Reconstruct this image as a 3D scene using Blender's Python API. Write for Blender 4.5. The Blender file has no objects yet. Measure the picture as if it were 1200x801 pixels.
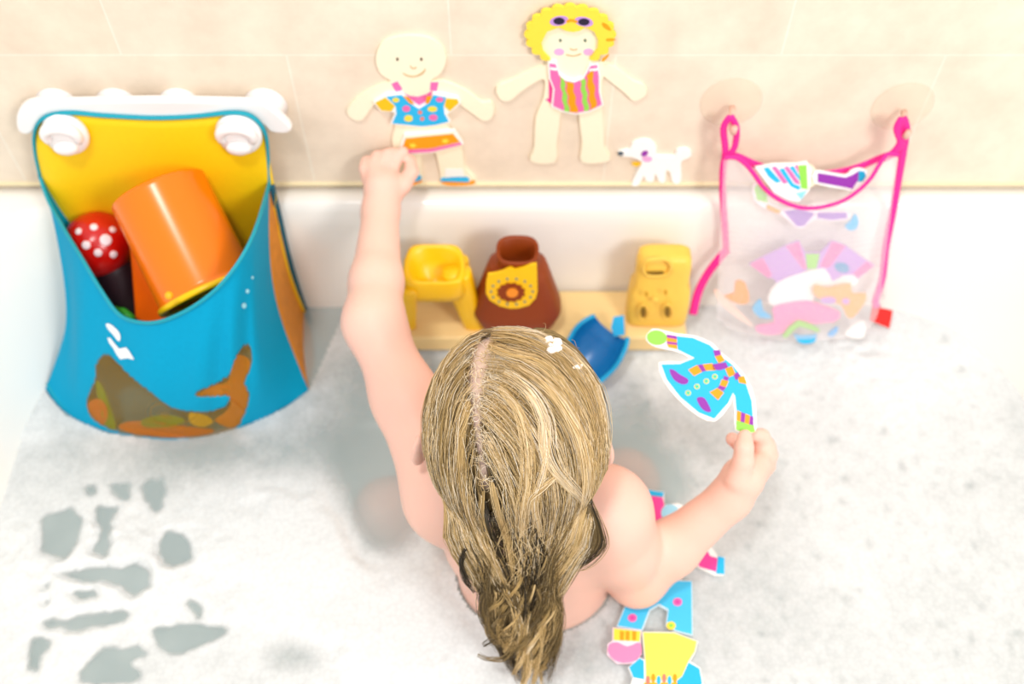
import bpy, bmesh, math, random
import numpy as np
from mathutils import Vector, Matrix
from mathutils.bvhtree import BVHTree

random.seed(7)
RNG = np.random.default_rng(7)
sc = bpy.context.scene
COL = sc.collection

# ------------------------------------------------------------------ camera
CAM = Vector((0.0, 0.0, 1.0))
PITCH = math.radians(55)
FPX = 1200.0
cd = bpy.data.cameras.new('camera')
cd.sensor_width = 36.0
cd.lens = 36.0
cd.clip_start = 0.02
cd.dof.use_dof = True
cd.dof.focus_distance = 0.80
cd.dof.aperture_fstop = 3.4
co = bpy.data.objects.new('camera', cd)
COL.objects.link(co)
co.location = CAM
co.rotation_euler = (math.radians(90) - PITCH, 0, 0)
sc.camera = co

# ------------------------------------------------------------------ light
w = bpy.data.worlds.new('bathroom_daylight')
sc.world = w
w.use_nodes = True
bgn = w.node_tree.nodes['Background']
bgn.inputs[0].default_value = (0.985, 0.99, 1.0, 1)
bgn.inputs[1].default_value = 0.74

def area(name, loc, target, size, power, color):
    ld = bpy.data.lights.new(name, 'AREA')
    ld.shape = 'DISK'
    ld.size = size
    ld.energy = power
    ld.color = color
    o = bpy.data.objects.new(name, ld)
    COL.objects.link(o)
    o.location = loc
    o.rotation_euler = (Vector(target) - Vector(loc)).to_track_quat('-Z', 'Y').to_euler()
    return o
area('right_key_light', (0.95, -0.75, 1.55), (0.05, 0.6, 0.15), 0.5, 17, (1.0, 0.985, 0.965))  # soft key from the right; its source is unseen
area('streak_light', (-0.32, 0.0, 2.1), (-0.1, 0.5, 0.1), 0.26, 13, (1.0, 0.97, 0.94))  # added overhead light, placed so its streak falls on the orange beaker

sc.view_settings.view_transform = 'Standard'
sc.view_settings.look = 'None'
sc.view_settings.gamma = 1.0
sc.view_settings.use_curve_mapping = False
sc.view_settings.exposure = 0.20
sc.cycles.use_denoising = True
sc.cycles.max_bounces = 8
sc.cycles.transparent_max_bounces = 24

# ------------------------------------------------------------------ geometry of the view: where a sight line meets the place
FWD = Vector((0, math.cos(PITCH), -math.sin(PITCH)))
UP = Vector((0, math.sin(PITCH), math.cos(PITCH)))

def ray(u, v):
    return FWD + Vector((1, 0, 0)) * ((u - 600.0) / FPX) + UP * ((400.5 - v) / FPX)
def at_y(u, v, y):
    r = ray(u, v)
    return CAM + r * ((y - CAM.y) / r.y)
def at_z(u, v, z):
    r = ray(u, v)
    return CAM + r * ((z - CAM.z) / r.z)
def at_d(u, v, d):
    return CAM + ray(u, v) * d
def proj(p):
    q = Vector(p) - CAM
    d = q.dot(FWD)
    return 600 + FPX * q.x / d, 400.5 - FPX * q.dot(UP) / d

class Plane:
    def __init__(self, p, n):
        self.p = Vector(p)
        self.n = Vector(n).normalized()
    def hit(self, u, v):
        r = ray(u, v)
        return CAM + r * ((self.p - CAM).dot(self.n) / r.dot(self.n))
    def lifted(self, h):
        return Plane(self.p + self.n * h, self.n)

# ------------------------------------------------------------------ materials
def lin(c):
    out = []
    for x in c:
        x = x / 255.0
        out.append(x / 12.92 if x <= 0.04045 else ((x + 0.055) / 1.055) ** 2.4)
    return tuple(out)

MATS = {}
def mat(name, rgb, rough=0.5, var=0.05, scale=60.0, bump=0.0, alpha=1.0, spec=0.4, sss=0.0, trans=0.0):
    """procedural paint / foam / cloth: a little noise in colour and relief"""
    if name in MATS:
        return MATS[name]
    m = bpy.data.materials.new(name)
    m.use_nodes = True
    nt = m.node_tree
    b = nt.nodes['Principled BSDF']
    c = lin(rgb)
    tc = nt.nodes.new('ShaderNodeTexCoord')
    nz = nt.nodes.new('ShaderNodeTexNoise')
    nz.inputs['Scale'].default_value = scale
    nz.inputs['Detail'].default_value = 3
    nt.links.new(tc.outputs['Object'], nz.inputs['Vector'])
    mx = nt.nodes.new('ShaderNodeMix')
    mx.data_type = 'RGBA'
    mx.inputs['A'].default_value = tuple(min(1, x * (1 - var)) for x in c) + (1,)
    mx.inputs['B'].default_value = tuple(min(1, x * (1 + var)) for x in c) + (1,)
    nt.links.new(nz.outputs['Fac'], mx.inputs['Factor'])
    nt.links.new(mx.outputs['Result'], b.inputs['Base Color'])
    b.inputs['Roughness'].default_value = rough
    b.inputs['Specular IOR Level'].default_value = spec
    b.inputs['Alpha'].default_value = alpha
    if sss:
        b.inputs['Subsurface Weight'].default_value = sss
        b.inputs['Subsurface Radius'].default_value = (1.0, 0.4, 0.25)
        b.inputs['Subsurface Scale'].default_value = 0.006
    if trans:
        b.inputs['Transmission Weight'].default_value = trans
    if bump:
        bp = nt.nodes.new('ShaderNodeBump')
        bp.inputs['Strength'].default_value = bump
        bp.inputs['Distance'].default_value = 0.002
        nt.links.new(nz.outputs['Fac'], bp.inputs['Height'])
        nt.links.new(bp.outputs['Normal'], b.inputs['Normal'])
    MATS[name] = m
    return m

def foamrub(name, rgb):
    return mat(name, rgb, rough=0.55, var=0.03, scale=300, bump=0.08, spec=0.3)

# ------------------------------------------------------------------ objects
ORIGIN = {}
def tag(o, label=None, cat=None, group=None, kind=None):
    if label: o['label'] = label
    if cat: o['category'] = cat
    if group: o['group'] = group
    if kind: o['kind'] = kind
    return o

def thing(name, loc, label, cat, group=None):
    o = bpy.data.objects.new(name, None)
    o.empty_display_size = 0.02
    COL.objects.link(o)
    o.location = loc
    ORIGIN[o.name] = Vector(loc)
    return tag(o, label, cat, group)

def build(name, verts, faces, m, parent=None, smooth=True, attr=None):
    vs = [Vector(v) for v in verts]
    if parent is not None:
        org = ORIGIN[parent.name]
    else:
        lo = [min(v[i] for v in vs) for i in range(3)]
        hi = [max(v[i] for v in vs) for i in range(3)]
        org = Vector(((lo[0] + hi[0]) / 2, (lo[1] + hi[1]) / 2, lo[2]))
    me = bpy.data.meshes.new(name)
    me.from_pydata([tuple(v - org) for v in vs], [], faces)
    me.materials.append(m)
    if attr:
        for an, vals in attr.items():
            a = me.attributes.new(an, 'FLOAT', 'POINT')
            a.data.foreach_set('value', np.asarray(vals, dtype=np.float32))
    if smooth:
        me.polygons.foreach_set('use_smooth', [True] * len(me.polygons))
    me.update()
    o = bpy.data.objects.new(name, me)
    COL.objects.link(o)
    if parent is not None:
        o.parent = parent
    else:
        o.location = org
    ORIGIN[o.name] = org
    return o

def fix_normals(o):
    bm = bmesh.new()
    bm.from_mesh(o.data)
    bmesh.ops.recalc_face_normals(bm, faces=bm.faces)
    bm.to_mesh(o.data)
    bm.free()
    return o

class MB:
    """collects shapes that belong to one part"""
    def __init__(self):
        self.v, self.f = [], []
    def add(self, vs, fs):
        n = len(self.v)
        self.v += [Vector(x) for x in vs]
        self.f += [tuple(i + n for i in f) for f in fs]
        return self
    def grid(self, rows, closed=False, caps=False):
        n = len(self.v)
        R, K = len(rows), len(rows[0])
        for r in rows:
            self.v += [Vector(x) for x in r]
        for i in range(R - 1):
            for k in range(K if closed else K - 1):
                k2 = (k + 1) % K
                self.f.append((n + i * K + k, n + i * K + k2, n + (i + 1) * K + k2, n + (i + 1) * K + k))
        if caps:
            self.f.append(tuple(n + k for k in reversed(range(K))))
            self.f.append(tuple(n + (R - 1) * K + k for k in range(K)))
        return self
    def tube(self, pts, rad, n=10, flat=1.0, ref=None):
        pts = [Vector(p) for p in pts]
        rads = rad if isinstance(rad, (list, tuple)) else [rad] * len(pts)
        rows = []
        up = Vector(ref) if ref is not None else None
        side = None
        for i, p in enumerate(pts):
            t = (pts[min(i + 1, len(pts) - 1)] - pts[max(i - 1, 0)]).normalized()
            if up is not None:
                a = t.cross(up).normalized()
            else:
                if side is None:
                    q = Vector((0, 0, 1)) if abs(t.z) < 0.9 else Vector((1, 0, 0))
                    side = t.cross(q).normalized()
                a = (side - t * side.dot(t)).normalized()
                side = a
            b = t.cross(a).normalized()
            rows.append([p + a * (math.cos(2 * math.pi * k / n) * rads[i]) + b * (math.sin(2 * math.pi * k / n) * rads[i] * flat) for k in range(n)])
        return self.grid(rows, True, True)
    def lathe(self, prof, c, axis=(0, 0, 1), n=32, sx=1.0, sy=1.0, xdir=None):
        ax = Vector(axis).normalized()
        a = Vector(xdir) if xdir else (Vector((1, 0, 0)) if abs(ax.x) < 0.9 else Vector((0, 1, 0)))
        a = (a - ax * a.dot(ax)).normalized()
        b = ax.cross(a)
        rows = [[Vector(c) + ax * h + a * (r * sx * math.cos(2 * math.pi * k / n)) + b * (r * sy * math.sin(2 * math.pi * k / n)) for k in range(n)] for r, h in prof]
        return self.grid(rows, True, True)
    def ball(self, c, r, n=14):
        rx, ry, rz = r if isinstance(r, (tuple, list)) else (r, r, r)
        rows = []
        for i in range(n + 1):
            th = math.pi * max(0.001, min(0.999, i / n))
            rows.append([Vector(c) + Vector((rx * math.sin(th) * math.cos(2 * math.pi * k / (2 * n)), ry * math.sin(th) * math.sin(2 * math.pi * k / (2 * n)), -rz * math.cos(th))) for k in range(2 * n)])
        return self.grid(rows, True, True)
    def build(self, name, m, parent=None, smooth=True, fix=True):
        o = build(name, self.v, self.f, m, parent, smooth)
        if fix:
            fix_normals(o)
        return o

def bevel(o, wdt, seg=2, angle=35):
    bm = bmesh.new()
    bm.from_mesh(o.data)
    ed = [e for e in bm.edges if len(e.link_faces) == 2 and e.calc_face_angle(0) > math.radians(angle)]
    bmesh.ops.bevel(bm, geom=ed, offset=wdt, segments=seg, affect='EDGES', profile=0.5)
    bm.to_mesh(o.data)
    bm.free()
    return o

def spline(pts, n=5, closed=True):
    """Catmull-Rom through the points (any dimension)"""
    P = [np.array(p, dtype=float) for p in pts]
    out = []
    N = len(P)
    rng = range(N) if closed else range(N - 1)
    for i in rng:
        if closed:
            p0, p1, p2, p3 = P[i - 1], P[i], P[(i + 1) % N], P[(i + 2) % N]
        else:
            p0, p1, p2, p3 = P[max(i - 1, 0)], P[i], P[i + 1], P[min(i + 2, N - 1)]
        for k in range(n):
            t = k / n
            out.append(0.5 * ((2 * p1) + (p2 - p0) * t + (2 * p0 - 5 * p1 + 4 * p2 - p3) * t * t + (3 * p1 - p0 - 3 * p2 + p3) * t ** 3))
    if not closed:
        out.append(P[-1])
    return out

def oval(cx, cy, rx, ry=None, n=20, rot=0.0):
    ry = rx if ry is None else ry
    c, s = math.cos(rot), math.sin(rot)
    return [(cx + rx * math.cos(2 * math.pi * k / n) * c - ry * math.sin(2 * math.pi * k / n) * s,
             cy + rx * math.cos(2 * math.pi * k / n) * s + ry * math.sin(2 * math.pi * k / n) * c) for k in range(n)]

def slab_into(mb, pts, plane, thick, lift=0.0, sm=0, hit=None):
    if sm:
        pts = spline(pts, sm)
    P = [plane.hit(p[0], p[1]) for p in pts]
    n = plane.n
    K = len(P)
    vs = [p + n * (lift + thick) for p in P] + [p + n * lift for p in P]
    fs = [tuple(range(K)), tuple(reversed(range(K, 2 * K)))]
    fs += [(k, (k + 1) % K, K + (k + 1) % K, K + k) for k in range(K)]
    mb.add(vs, fs)
    return mb

def slab(name, pts, plane, thick, m, parent=None, lift=0.0, sm=0):
    """a flat cut piece of sheet foam: outline on a plane, given its thickness"""
    return slab_into(MB(), pts, plane, thick, lift, sm).build(name, m, parent, smooth=False)

def shift(pts, sx, ox, oy):
    return [(ox + x / sx, oy + y / sx) for x, y in pts]

def inside(poly, x, y):
    r = False
    j = len(poly) - 1
    for i in range(len(poly)):
        xi, yi = poly[i][0], poly[i][1]
        xj, yj = poly[j][0], poly[j][1]
        if (yi > y) != (yj > y) and x < (xj - xi) * (y - yi) / (yj - yi + 1e-12) + xi:
            r = not r
        j = i
    return r

def vnoise(x, y, seed=0):
    """smooth value noise, numpy"""
    xi, yi = np.floor(x).astype(np.int64), np.floor(y).astype(np.int64)
    fx, fy = x - xi, y - yi
    fx, fy = fx * fx * (3 - 2 * fx), fy * fy * (3 - 2 * fy)
    def h(a, b):
        n = (a * 374761393 + b * 668265263 + seed * 1442695041) & 0x7fffffff
        n = ((n ^ (n >> 13)) * 1274126177) & 0x7fffffff
        return ((n ^ (n >> 16)) & 0xffff) / 65535.0
    return (h(xi, yi) * (1 - fx) + h(xi + 1, yi) * fx) * (1 - fy) + (h(xi, yi + 1) * (1 - fx) + h(xi + 1, yi + 1) * fx) * fy
def fbm(x, y, seed=0, o=4):
    s, a, t = 0, 0.5, 0
    for k in range(o):
        s = s + a * vnoise(x * 2 ** k, y * 2 ** k, seed + k)
        t += a
        a *= 0.5
    return s / t

# ------------------------------------------------------------------ signed-distance modelling, meshed by surface nets
class SDF:
    def __init__(self, lo, hi, h):
        self.lo, self.h = np.array(lo, np.float32), h
        self.n = [int(math.ceil((hi[i] - lo[i]) / h)) + 1 for i in range(3)]
        self.f = np.full(self.n, 1.0, np.float32)
    def _sub(self, lo, hi):
        a = [max(0, int((lo[i] - self.lo[i]) / self.h)) for i in range(3)]
        b = [min(self.n[i], int((hi[i] - self.lo[i]) / self.h) + 2) for i in range(3)]
        g = [self.lo[i] + self.h * np.arange(a[i], b[i], dtype=np.float32) for i in range(3)]
        return tuple(slice(a[i], b[i]) for i in range(3)), g[0][:, None, None], g[1][None, :, None], g[2][None, None, :]
    def _mix(self, s, d, k, cut=False):
        f = self.f[s]
        if cut:
            h = np.clip(0.5 - 0.5 * (f + d) / k, 0, 1)
            self.f[s] = f * (1 - h) + (-d) * h + k * h * (1 - h)
        else:
            h = np.clip(0.5 + 0.5 * (d - f) / k, 0, 1)
            self.f[s] = d * (1 - h) + f * h - k * h * (1 - h)
    def cone(self, a, b, ra, rb, k=0.012, cut=False):
        a, b = np.array(a, np.float32), np.array(b, np.float32)
        m = max(ra, rb) + k + 2 * self.h
        s, X, Y, Z = self._sub(np.minimum(a, b) - m, np.maximum(a, b) + m)
        d = b - a
        L = float(d @ d) + 1e-12
        t = np.clip(((X - a[0]) * d[0] + (Y - a[1]) * d[1] + (Z - a[2]) * d[2]) / L, 0, 1)
        q = np.sqrt((X - a[0] - t * d[0]) ** 2 + (Y - a[1] - t * d[1]) ** 2 + (Z - a[2] - t * d[2]) ** 2)
        self._mix(s, q - (ra + (rb - ra) * t), k, cut)
    def chain(self, pts, rads, k=0.003):
        for i in range(len(pts) - 1):
            self.cone(pts[i], pts[i + 1], rads[i], rads[i + 1], k)
    def ell(self, c, r, k=0.02, rot=None, cut=False):
        m = max(r) + k + 2 * self.h
        s, X, Y, Z = self._sub([x - m for x in c], [x + m for x in c])
        X, Y, Z = X - c[0], Y - c[1], Z - c[2]
        if rot is not None:
            R = np.array(rot.transposed())
            X, Y, Z = (R[0][0] * X + R[0][1] * Y + R[0][2] * Z, R[1][0] * X + R[1][1] * Y + R[1][2] * Z, R[2][0] * X + R[2][1] * Y + R[2][2] * Z)
        k0 = np.sqrt((X / r[0]) ** 2 + (Y / r[1]) ** 2 + (Z / r[2]) ** 2)
        k1 = np.sqrt((X / r[0] ** 2) ** 2 + (Y / r[1] ** 2) ** 2 + (Z / r[2] ** 2) ** 2)
        self._mix(s, k0 * (k0 - 1) / np.maximum(k1, 1e-6), k, cut)
    def mesh(self):
        f = self.f
        ins = f < 0
        c = [ins[i:f.shape[0] - 1 + i, j:f.shape[1] - 1 + j, k:f.shape[2] - 1 + k] for i in (0, 1) for j in (0, 1) for k in (0, 1)]
        cnt = sum(x.astype(np.int8) for x in c)
        act = (cnt > 0) & (cnt < 8)
        I = np.argwhere(act)
        idx = np.full(act.shape, -1, np.int64)
        idx[act] = np.arange(len(I))
        acc = np.zeros((len(I), 3))
        num = np.zeros(len(I))
        corners = [np.array((i, j, k)) for i in (0, 1) for j in (0, 1) for k in (0, 1)]
        val = [f[I[:, 0] + q[0], I[:, 1] + q[1], I[:, 2] + q[2]] for q in corners]
        for a in range(8):
            for b in range(a + 1, 8):
                if abs(corners[a] - corners[b]).sum() != 1: continue
                x = (val[a] < 0) != (val[b] < 0)
                t = val[a] / np.where(x, val[a] - val[b], 1)
                p = corners[a][None] + t[:, None] * (corners[b] - corners[a])[None]
                acc[x] += p[x]
                num[x] += 1
        V = (I + acc / num[:, None]) * self.h + self.lo
        F = []
        for ax in range(3):
            o1, o2 = [(1, 2), (2, 0), (0, 1)][ax]
            s0 = [slice(1, -1)] * 3
            s1 = [slice(1, -1)] * 3
            s0[ax] = slice(0, -1)
            s1[ax] = slice(1, None)
            A, B = ins[tuple(s0)], ins[tuple(s1)]
            for pos, flip in ((A & ~B, False), (~A & B, True)):
                E = np.argwhere(pos)
                if not len(E): continue
                off = np.ones(3, int)
                off[ax] = 0
                E = E + off
                def cell(d1, d2):
                    q = E.copy()
                    q[:, o1] -= d1
                    q[:, o2] -= d2
                    return idx[q[:, 0], q[:, 1], q[:, 2]]
                Q = np.stack([cell(1, 1), cell(0, 1), cell(0, 0), cell(1, 0)], 1)
                F.append(Q[:, ::-1] if flip else Q)
        return V, np.concatenate(F)
# ================================================================== SETTING
WALL_Y = 0.8
RIM_Z = 0.160

def tile_material():
    m = bpy.data.materials.new('travertine_tiles')
    m.use_nodes = True
    nt = m.node_tree
    b = nt.nodes['Principled BSDF']
    tc = nt.nodes.new('ShaderNodeTexCoord')
    sx = nt.nodes.new('ShaderNodeSeparateXYZ')
    nt.links.new(tc.outputs['Object'], sx.inputs[0])
    cb = nt.nodes.new('ShaderNodeCombineXYZ')
    nt.links.new(sx.outputs['X'], cb.inputs['X'])
    nt.links.new(sx.outputs['Z'], cb.inputs['Y'])
    mp = nt.nodes.new('ShaderNodeMapping')
    mp.inputs['Location'].default_value = (TILE_X, TILE_Z, 0)
    nt.links.new(cb.outputs[0], mp.inputs['Vector'])
    br = nt.nodes.new('ShaderNodeTexBrick')
    br.offset = 0.5
    br.inputs['Scale'].default_value = 1.0
    br.inputs['Brick Width'].default_value = 0.321
    br.inputs['Row Height'].default_value = 0.175
    br.inputs['Mortar Size'].default_value = 0.0011
    br.inputs['Mortar Smooth'].default_value = 0.3
    br.inputs['Color1'].default_value = lin((248, 232, 211)) + (1,)
    br.inputs['Color2'].default_value = lin((245, 228, 205)) + (1,)
    br.inputs['Mortar'].default_value = lin((252, 242, 224)) + (1,)
    nt.links.new(mp.outputs[0], br.inputs['Vector'])
    nz = nt.nodes.new('ShaderNodeTexNoise')
    nz.inputs['Scale'].default_value = 14
    nz.inputs['Detail'].default_value = 8
    nz.inputs['Roughness'].default_value = 0.65
    nt.links.new(tc.outputs['Object'], nz.inputs['Vector'])
    rp = nt.nodes.new('ShaderNodeValToRGB')
    rp.color_ramp.elements[0].position = 0.3
    rp.color_ramp.elements[0].color = (0.80, 0.78, 0.76, 1)
    rp.color_ramp.elements[1].position = 0.65
    rp.color_ramp.elements[1].color = (1, 1, 1, 1)
    nt.links.new(nz.outputs['Fac'], rp.inputs[0])
    mx = nt.nodes.new('ShaderNodeMix')
    mx.data_type = 'RGBA'
    mx.blend_type = 'MULTIPLY'
    mx.inputs['Factor'].default_value = 0.8
    nt.links.new(br.outputs['Color'], mx.inputs['A'])
    nt.links.new(rp.outputs['Color'], mx.inputs['B'])
    nt.links.new(mx.outputs['Result'], b.inputs['Base Color'])
    b.inputs['Roughness'].default_value = 0.45
    b.inputs['Specular IOR Level'].default_value = 0.25
    bp = nt.nodes.new('ShaderNodeBump')
    bp.inputs['Strength'].default_value = 0.25
    bp.inputs['Distance'].default_value = 0.001
    nt.links.new(br.outputs['Fac'], bp.inputs['Height'])
    bp.invert = True
    nt.links.new(bp.outputs['Normal'], b.inputs['Normal'])
    return m

# the wall: its own base stands on the room's floor, so the tile pattern is counted from there
FLOOR_Z = -0.42
TILE_Z = -(0.169 - FLOOR_Z)
TILE_X = 0.059
mb = MB()
x0, x1, z0, z1 = -1.5, 1.5, FLOOR_Z, 1.6
mb.add([(x0, WALL_Y, z0), (x1, WALL_Y, z0), (x1, WALL_Y, z1), (x0, WALL_Y, z1), (x0, WALL_Y + 0.1, z0), (x1, WALL_Y + 0.1, z0), (x1, WALL_Y + 0.1, z1), (x0, WALL_Y + 0.1, z1)],
       [(0, 1, 2, 3), (5, 4, 7, 6), (0, 4, 5, 1), (3, 2, 6, 7), (1, 5, 6, 2), (4, 0, 3, 7)])
tag(mb.build('wall_back', tile_material(), smooth=False), 'beige travertine tiled wall behind the bath', kind='structure')
mb = MB()
mb.add([(-1.5, -1.0, FLOOR_Z - 0.05), (1.5, -1.0, FLOOR_Z - 0.05), (1.5, 0.9, FLOOR_Z - 0.05), (-1.5, 0.9, FLOOR_Z - 0.05), (-1.5, -1.0, FLOOR_Z), (1.5, -1.0, FLOOR_Z), (1.5, 0.9, FLOOR_Z), (-1.5, 0.9, FLOOR_Z)],
       [(3, 2, 1, 0), (4, 5, 6, 7), (0, 1, 5, 4), (1, 2, 6, 5), (2, 3, 7, 6), (3, 0, 4, 7)])
tag(mb.build('floor', mat('floor_vinyl', (222, 214, 202), 0.6), smooth=False), 'pale bathroom floor under the bath', kind='structure')
# bead of sealant along the foot of the tiles
mb = MB().tube([(-1.0, WALL_Y - 0.001, RIM_Z + 0.006), (-0.4, WALL_Y - 0.001, RIM_Z + 0.006), (0.3, WALL_Y - 0.001, RIM_Z + 0.006), (1.0, WALL_Y - 0.001, RIM_Z + 0.006)], 0.0024, 8)
tag(mb.build('trim_1', mat('sealant', (240, 224, 182), 0.5)), 'yellowed sealant line where tiles meet the bath', kind='structure')

# ------------------------------------------------------------------ bathtub
def ring(z, xa, xb, ya, yb, r, n=14):
    pts = []
    for cx, cy, a0 in ((xb - r, yb - r, 0), (xa + r, yb - r, 90), (xa + r, ya + r, 180), (xb - r, ya + r, 270)):
        for k in range(n + 1):
            a = math.radians(a0 + 90.0 * k / n)
            pts.append(Vector((cx + r * math.cos(a), cy + r * math.sin(a), z)))
    # points along the straight sides, for an even mesh
    out = []
    for i, p in enumerate(pts):
        out.append(p)
        q = pts[(i + 1) % len(pts)]
        if i % (n + 1) == n:
            for k in range(1, 8):
                out.append(p.lerp(q, k / 8))
    return out
rings = [ring(FLOOR_Z, -0.80, 0.80, 0.00, WALL_Y, 0.015), ring(RIM_Z - 0.012, -0.80, 0.80, -0.005, WALL_Y, 0.02),
         ring(RIM_Z - 0.003, -0.80, 0.80, -0.004, WALL_Y, 0.02), ring(RIM_Z, -0.793, 0.793, 0.004, WALL_Y - 0.001, 0.02),
         ring(RIM_Z + 0.001, -0.66, 0.66, 0.065, 0.780, 0.19), ring(RIM_Z - 0.002, -0.650, 0.650, 0.072, 0.775, 0.187),
         ring(RIM_Z - 0.010, -0.643, 0.643, 0.078, 0.771, 0.185), ring(RIM_Z - 0.030, -0.634, 0.636, 0.085, 0.767, 0.183),
         ring(0.08, -0.60, 0.62, 0.095, 0.761, 0.18), ring(0.03, -0.565, 0.60, 0.105, 0.756, 0.178),
         ring(0.0, -0.545, 0.59, 0.110, 0.752, 0.176), ring(-0.06, -0.52, 0.565, 0.125, 0.743, 0.17),
         ring(-0.13, -0.49, 0.54, 0.145, 0.728, 0.16), ring(-0.165, -0.46, 0.51, 0.165, 0.706, 0.14),
         ring(-0.178, -0.42, 0.47, 0.20, 0.67, 0.12), ring(-0.180, -0.2, 0.2, 0.38, 0.48, 0.045)]
mb = MB()
mb.grid(rings, True, True)
tub = mb.build('bathtub', mat('white_acrylic', (246, 243, 236), 0.14, var=0.01, scale=5, spec=0.5))
tag(tub, 'white bathtub below the tiled wall, filled with soapy water', 'bathtub')

# ------------------------------------------------------------------ water and foam
def water_material():
    m = bpy.data.materials.new('soapy_water')
    m.use_nodes = True
    nt = m.node_tree
    b = nt.nodes['Principled BSDF']
    b.inputs['Base Color'].default_value = lin((200, 220, 222)) + (1,)
    b.inputs['Roughness'].default_value = 0.08
    b.inputs['IOR'].default_value = 1.33
    b.inputs['Alpha'].default_value = 0.46
    tc = nt.nodes.new('ShaderNodeTexCoord')
    nz = nt.nodes.new('ShaderNodeTexNoise')
    nz.inputs['Scale'].default_value = 16
    nz.inputs['Detail'].default_value = 2
    nt.links.new(tc.outputs['Object'], nz.inputs['Vector'])
    bp = nt.nodes.new('ShaderNodeBump')
    bp.inputs['Strength'].default_value = 0.25
    bp.inputs['Distance'].default_value = 0.006
    nt.links.new(nz.outputs['Fac'], bp.inputs['Height'])
    nt.links.new(bp.outputs['Normal'], b.inputs['Normal'])
    return m
outer = ring(0.0, -0.549, 0.594, 0.106, 0.7555, 0.178)
cen = Vector((0.02, 0.43, 0))
rows = [[cen.lerp(p, s) for p in outer] for s in (0.02, 0.25, 0.5, 0.75, 1.0)]
mb = MB()
mb.grid(rows, True)
mb.f.append(tuple(range(len(outer))))
wt = mb.build('bath_water', water_material())
tag(wt, 'cloudy grey bath water filling the tub', 'water', kind='stuff')

HOLES = [
    [(55, 600), (85, 595), (100, 610), (95, 640), (75, 655), (50, 650), (48, 625)],
    [(112, 595), (138, 592), (132, 625), (125, 655), (112, 650), (118, 620)],
    [(98, 570), (112, 568), (115, 580), (104, 584)], [(132, 570), (155, 568), (152, 584), (138, 586)],
    [(172, 575), (186, 553), (194, 578), (182, 603), (174, 590)],
    [(66, 672), (110, 668), (165, 662), (180, 670), (178, 690), (155, 700), (140, 685), (90, 680)],
    [(190, 640), (200, 625), (222, 630), (226, 650), (205, 665), (192, 662)],
    [(85, 695), (110, 690), (120, 700), (95, 706)], [(50, 730), (95, 722), (150, 716), (150, 730), (95, 738), (55, 738)],
    [(214, 700), (230, 706), (240, 716), (232, 728)], [(182, 740), (220, 732), (262, 735), (272, 742), (245, 752), (215, 770), (190, 762)],
    [(40, 745), (60, 750), (48, 790), (35, 785)], [(120, 758), (165, 758), (170, 766), (150, 778), (165, 790), (140, 801), (95, 801), (105, 780)],
    [(52, 685), (62, 684), (64, 692), (55, 694)], [(55, 705), (64, 702), (66, 712), (57, 715)],
]
def foam_density(U, V, X, Y):
    """how closely the bubbles lie, over the whole bath"""
    d = np.full(U.shape, 0.66)
    def blob(u, v, su, sv, a):
        nonlocal d
        d = d + a * np.exp(-(((U - u) / su) ** 2 + ((V - v) / sv) ** 2))
    blob(390, 690, 130, 90, 0.45)
    blob(330, 620, 70, 50, 0.25)
    blob(500, 760, 80, 70, 0.35)
    blob(110, 680, 130, 140, 0.35)
    blob(290, 530, 220, 32, -0.30)
    blob(430, 520, 40, 90, -0.38)
    blob(452, 600, 36, 56, -0.95)
    blob(350, 770, 40, 20, -0.35)
    blob(480, 440, 45, 22, -0.22)
    blob(735, 500, 45, 40, -0.35)
    blob(748, 566, 50, 38, -0.95)
    blob(890, 660, 55, 50, -0.12)
    blob(1000, 410, 260, 70, 0.18)
    blob(600, 415, 160, 25, 0.12)
    blob(1000, 600, 220, 180, 0.06)
    blob(650, 770, 90, 30, -0.15)
    blob(770, 700, 60, 50, -0.25)
    blob(0, 520, 90, 60, 0.2)
    blob(120, 575, 110, 45, -0.20)
    blob(130, 755, 110, 40, -0.14)
    blob(60, 600, 30, 90, -0.12)
    n1 = fbm(X * 14, Y * 14, 3, 4) - 0.5
    n2 = fbm(X * 60, Y * 60, 9, 3) - 0.5
    n3 = vnoise(X * 190, Y * 190, 21) - 0.5
    calm = 1.0 - 0.5 * np.clip((U - 760) / 120, 0, 1)
    d = d + (n1 * 0.34 + n2 * 0.16) * calm + n3 * 0.10
    spots = np.clip((vnoise(X * 110, Y * 110, 55) - 0.84) / 0.12, 0, 1) * np.clip((U - 380) / 200, 0, 1)
    d = d - spots * 0.22
    wob = (fbm(X * 60, Y * 60, 77, 3) - 0.5) * 19
    for h in HOLES:
        hx = [p[0] for p in h]
        hy = [p[1] for p in h]
        sel = np.argwhere((U > min(hx) - 14) & (U < max(hx) + 14) & (V > min(hy) - 14) & (V < max(hy) + 14))
        for a, b in sel:
            if inside(h, U[a, b] + wob[a, b], V[a, b] + wob[a, b] * 0.6):
                d[a, b] = 0.16 + 0.3 * n1[a, b]
    return np.clip(d, 0.0, 1.0)

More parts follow.
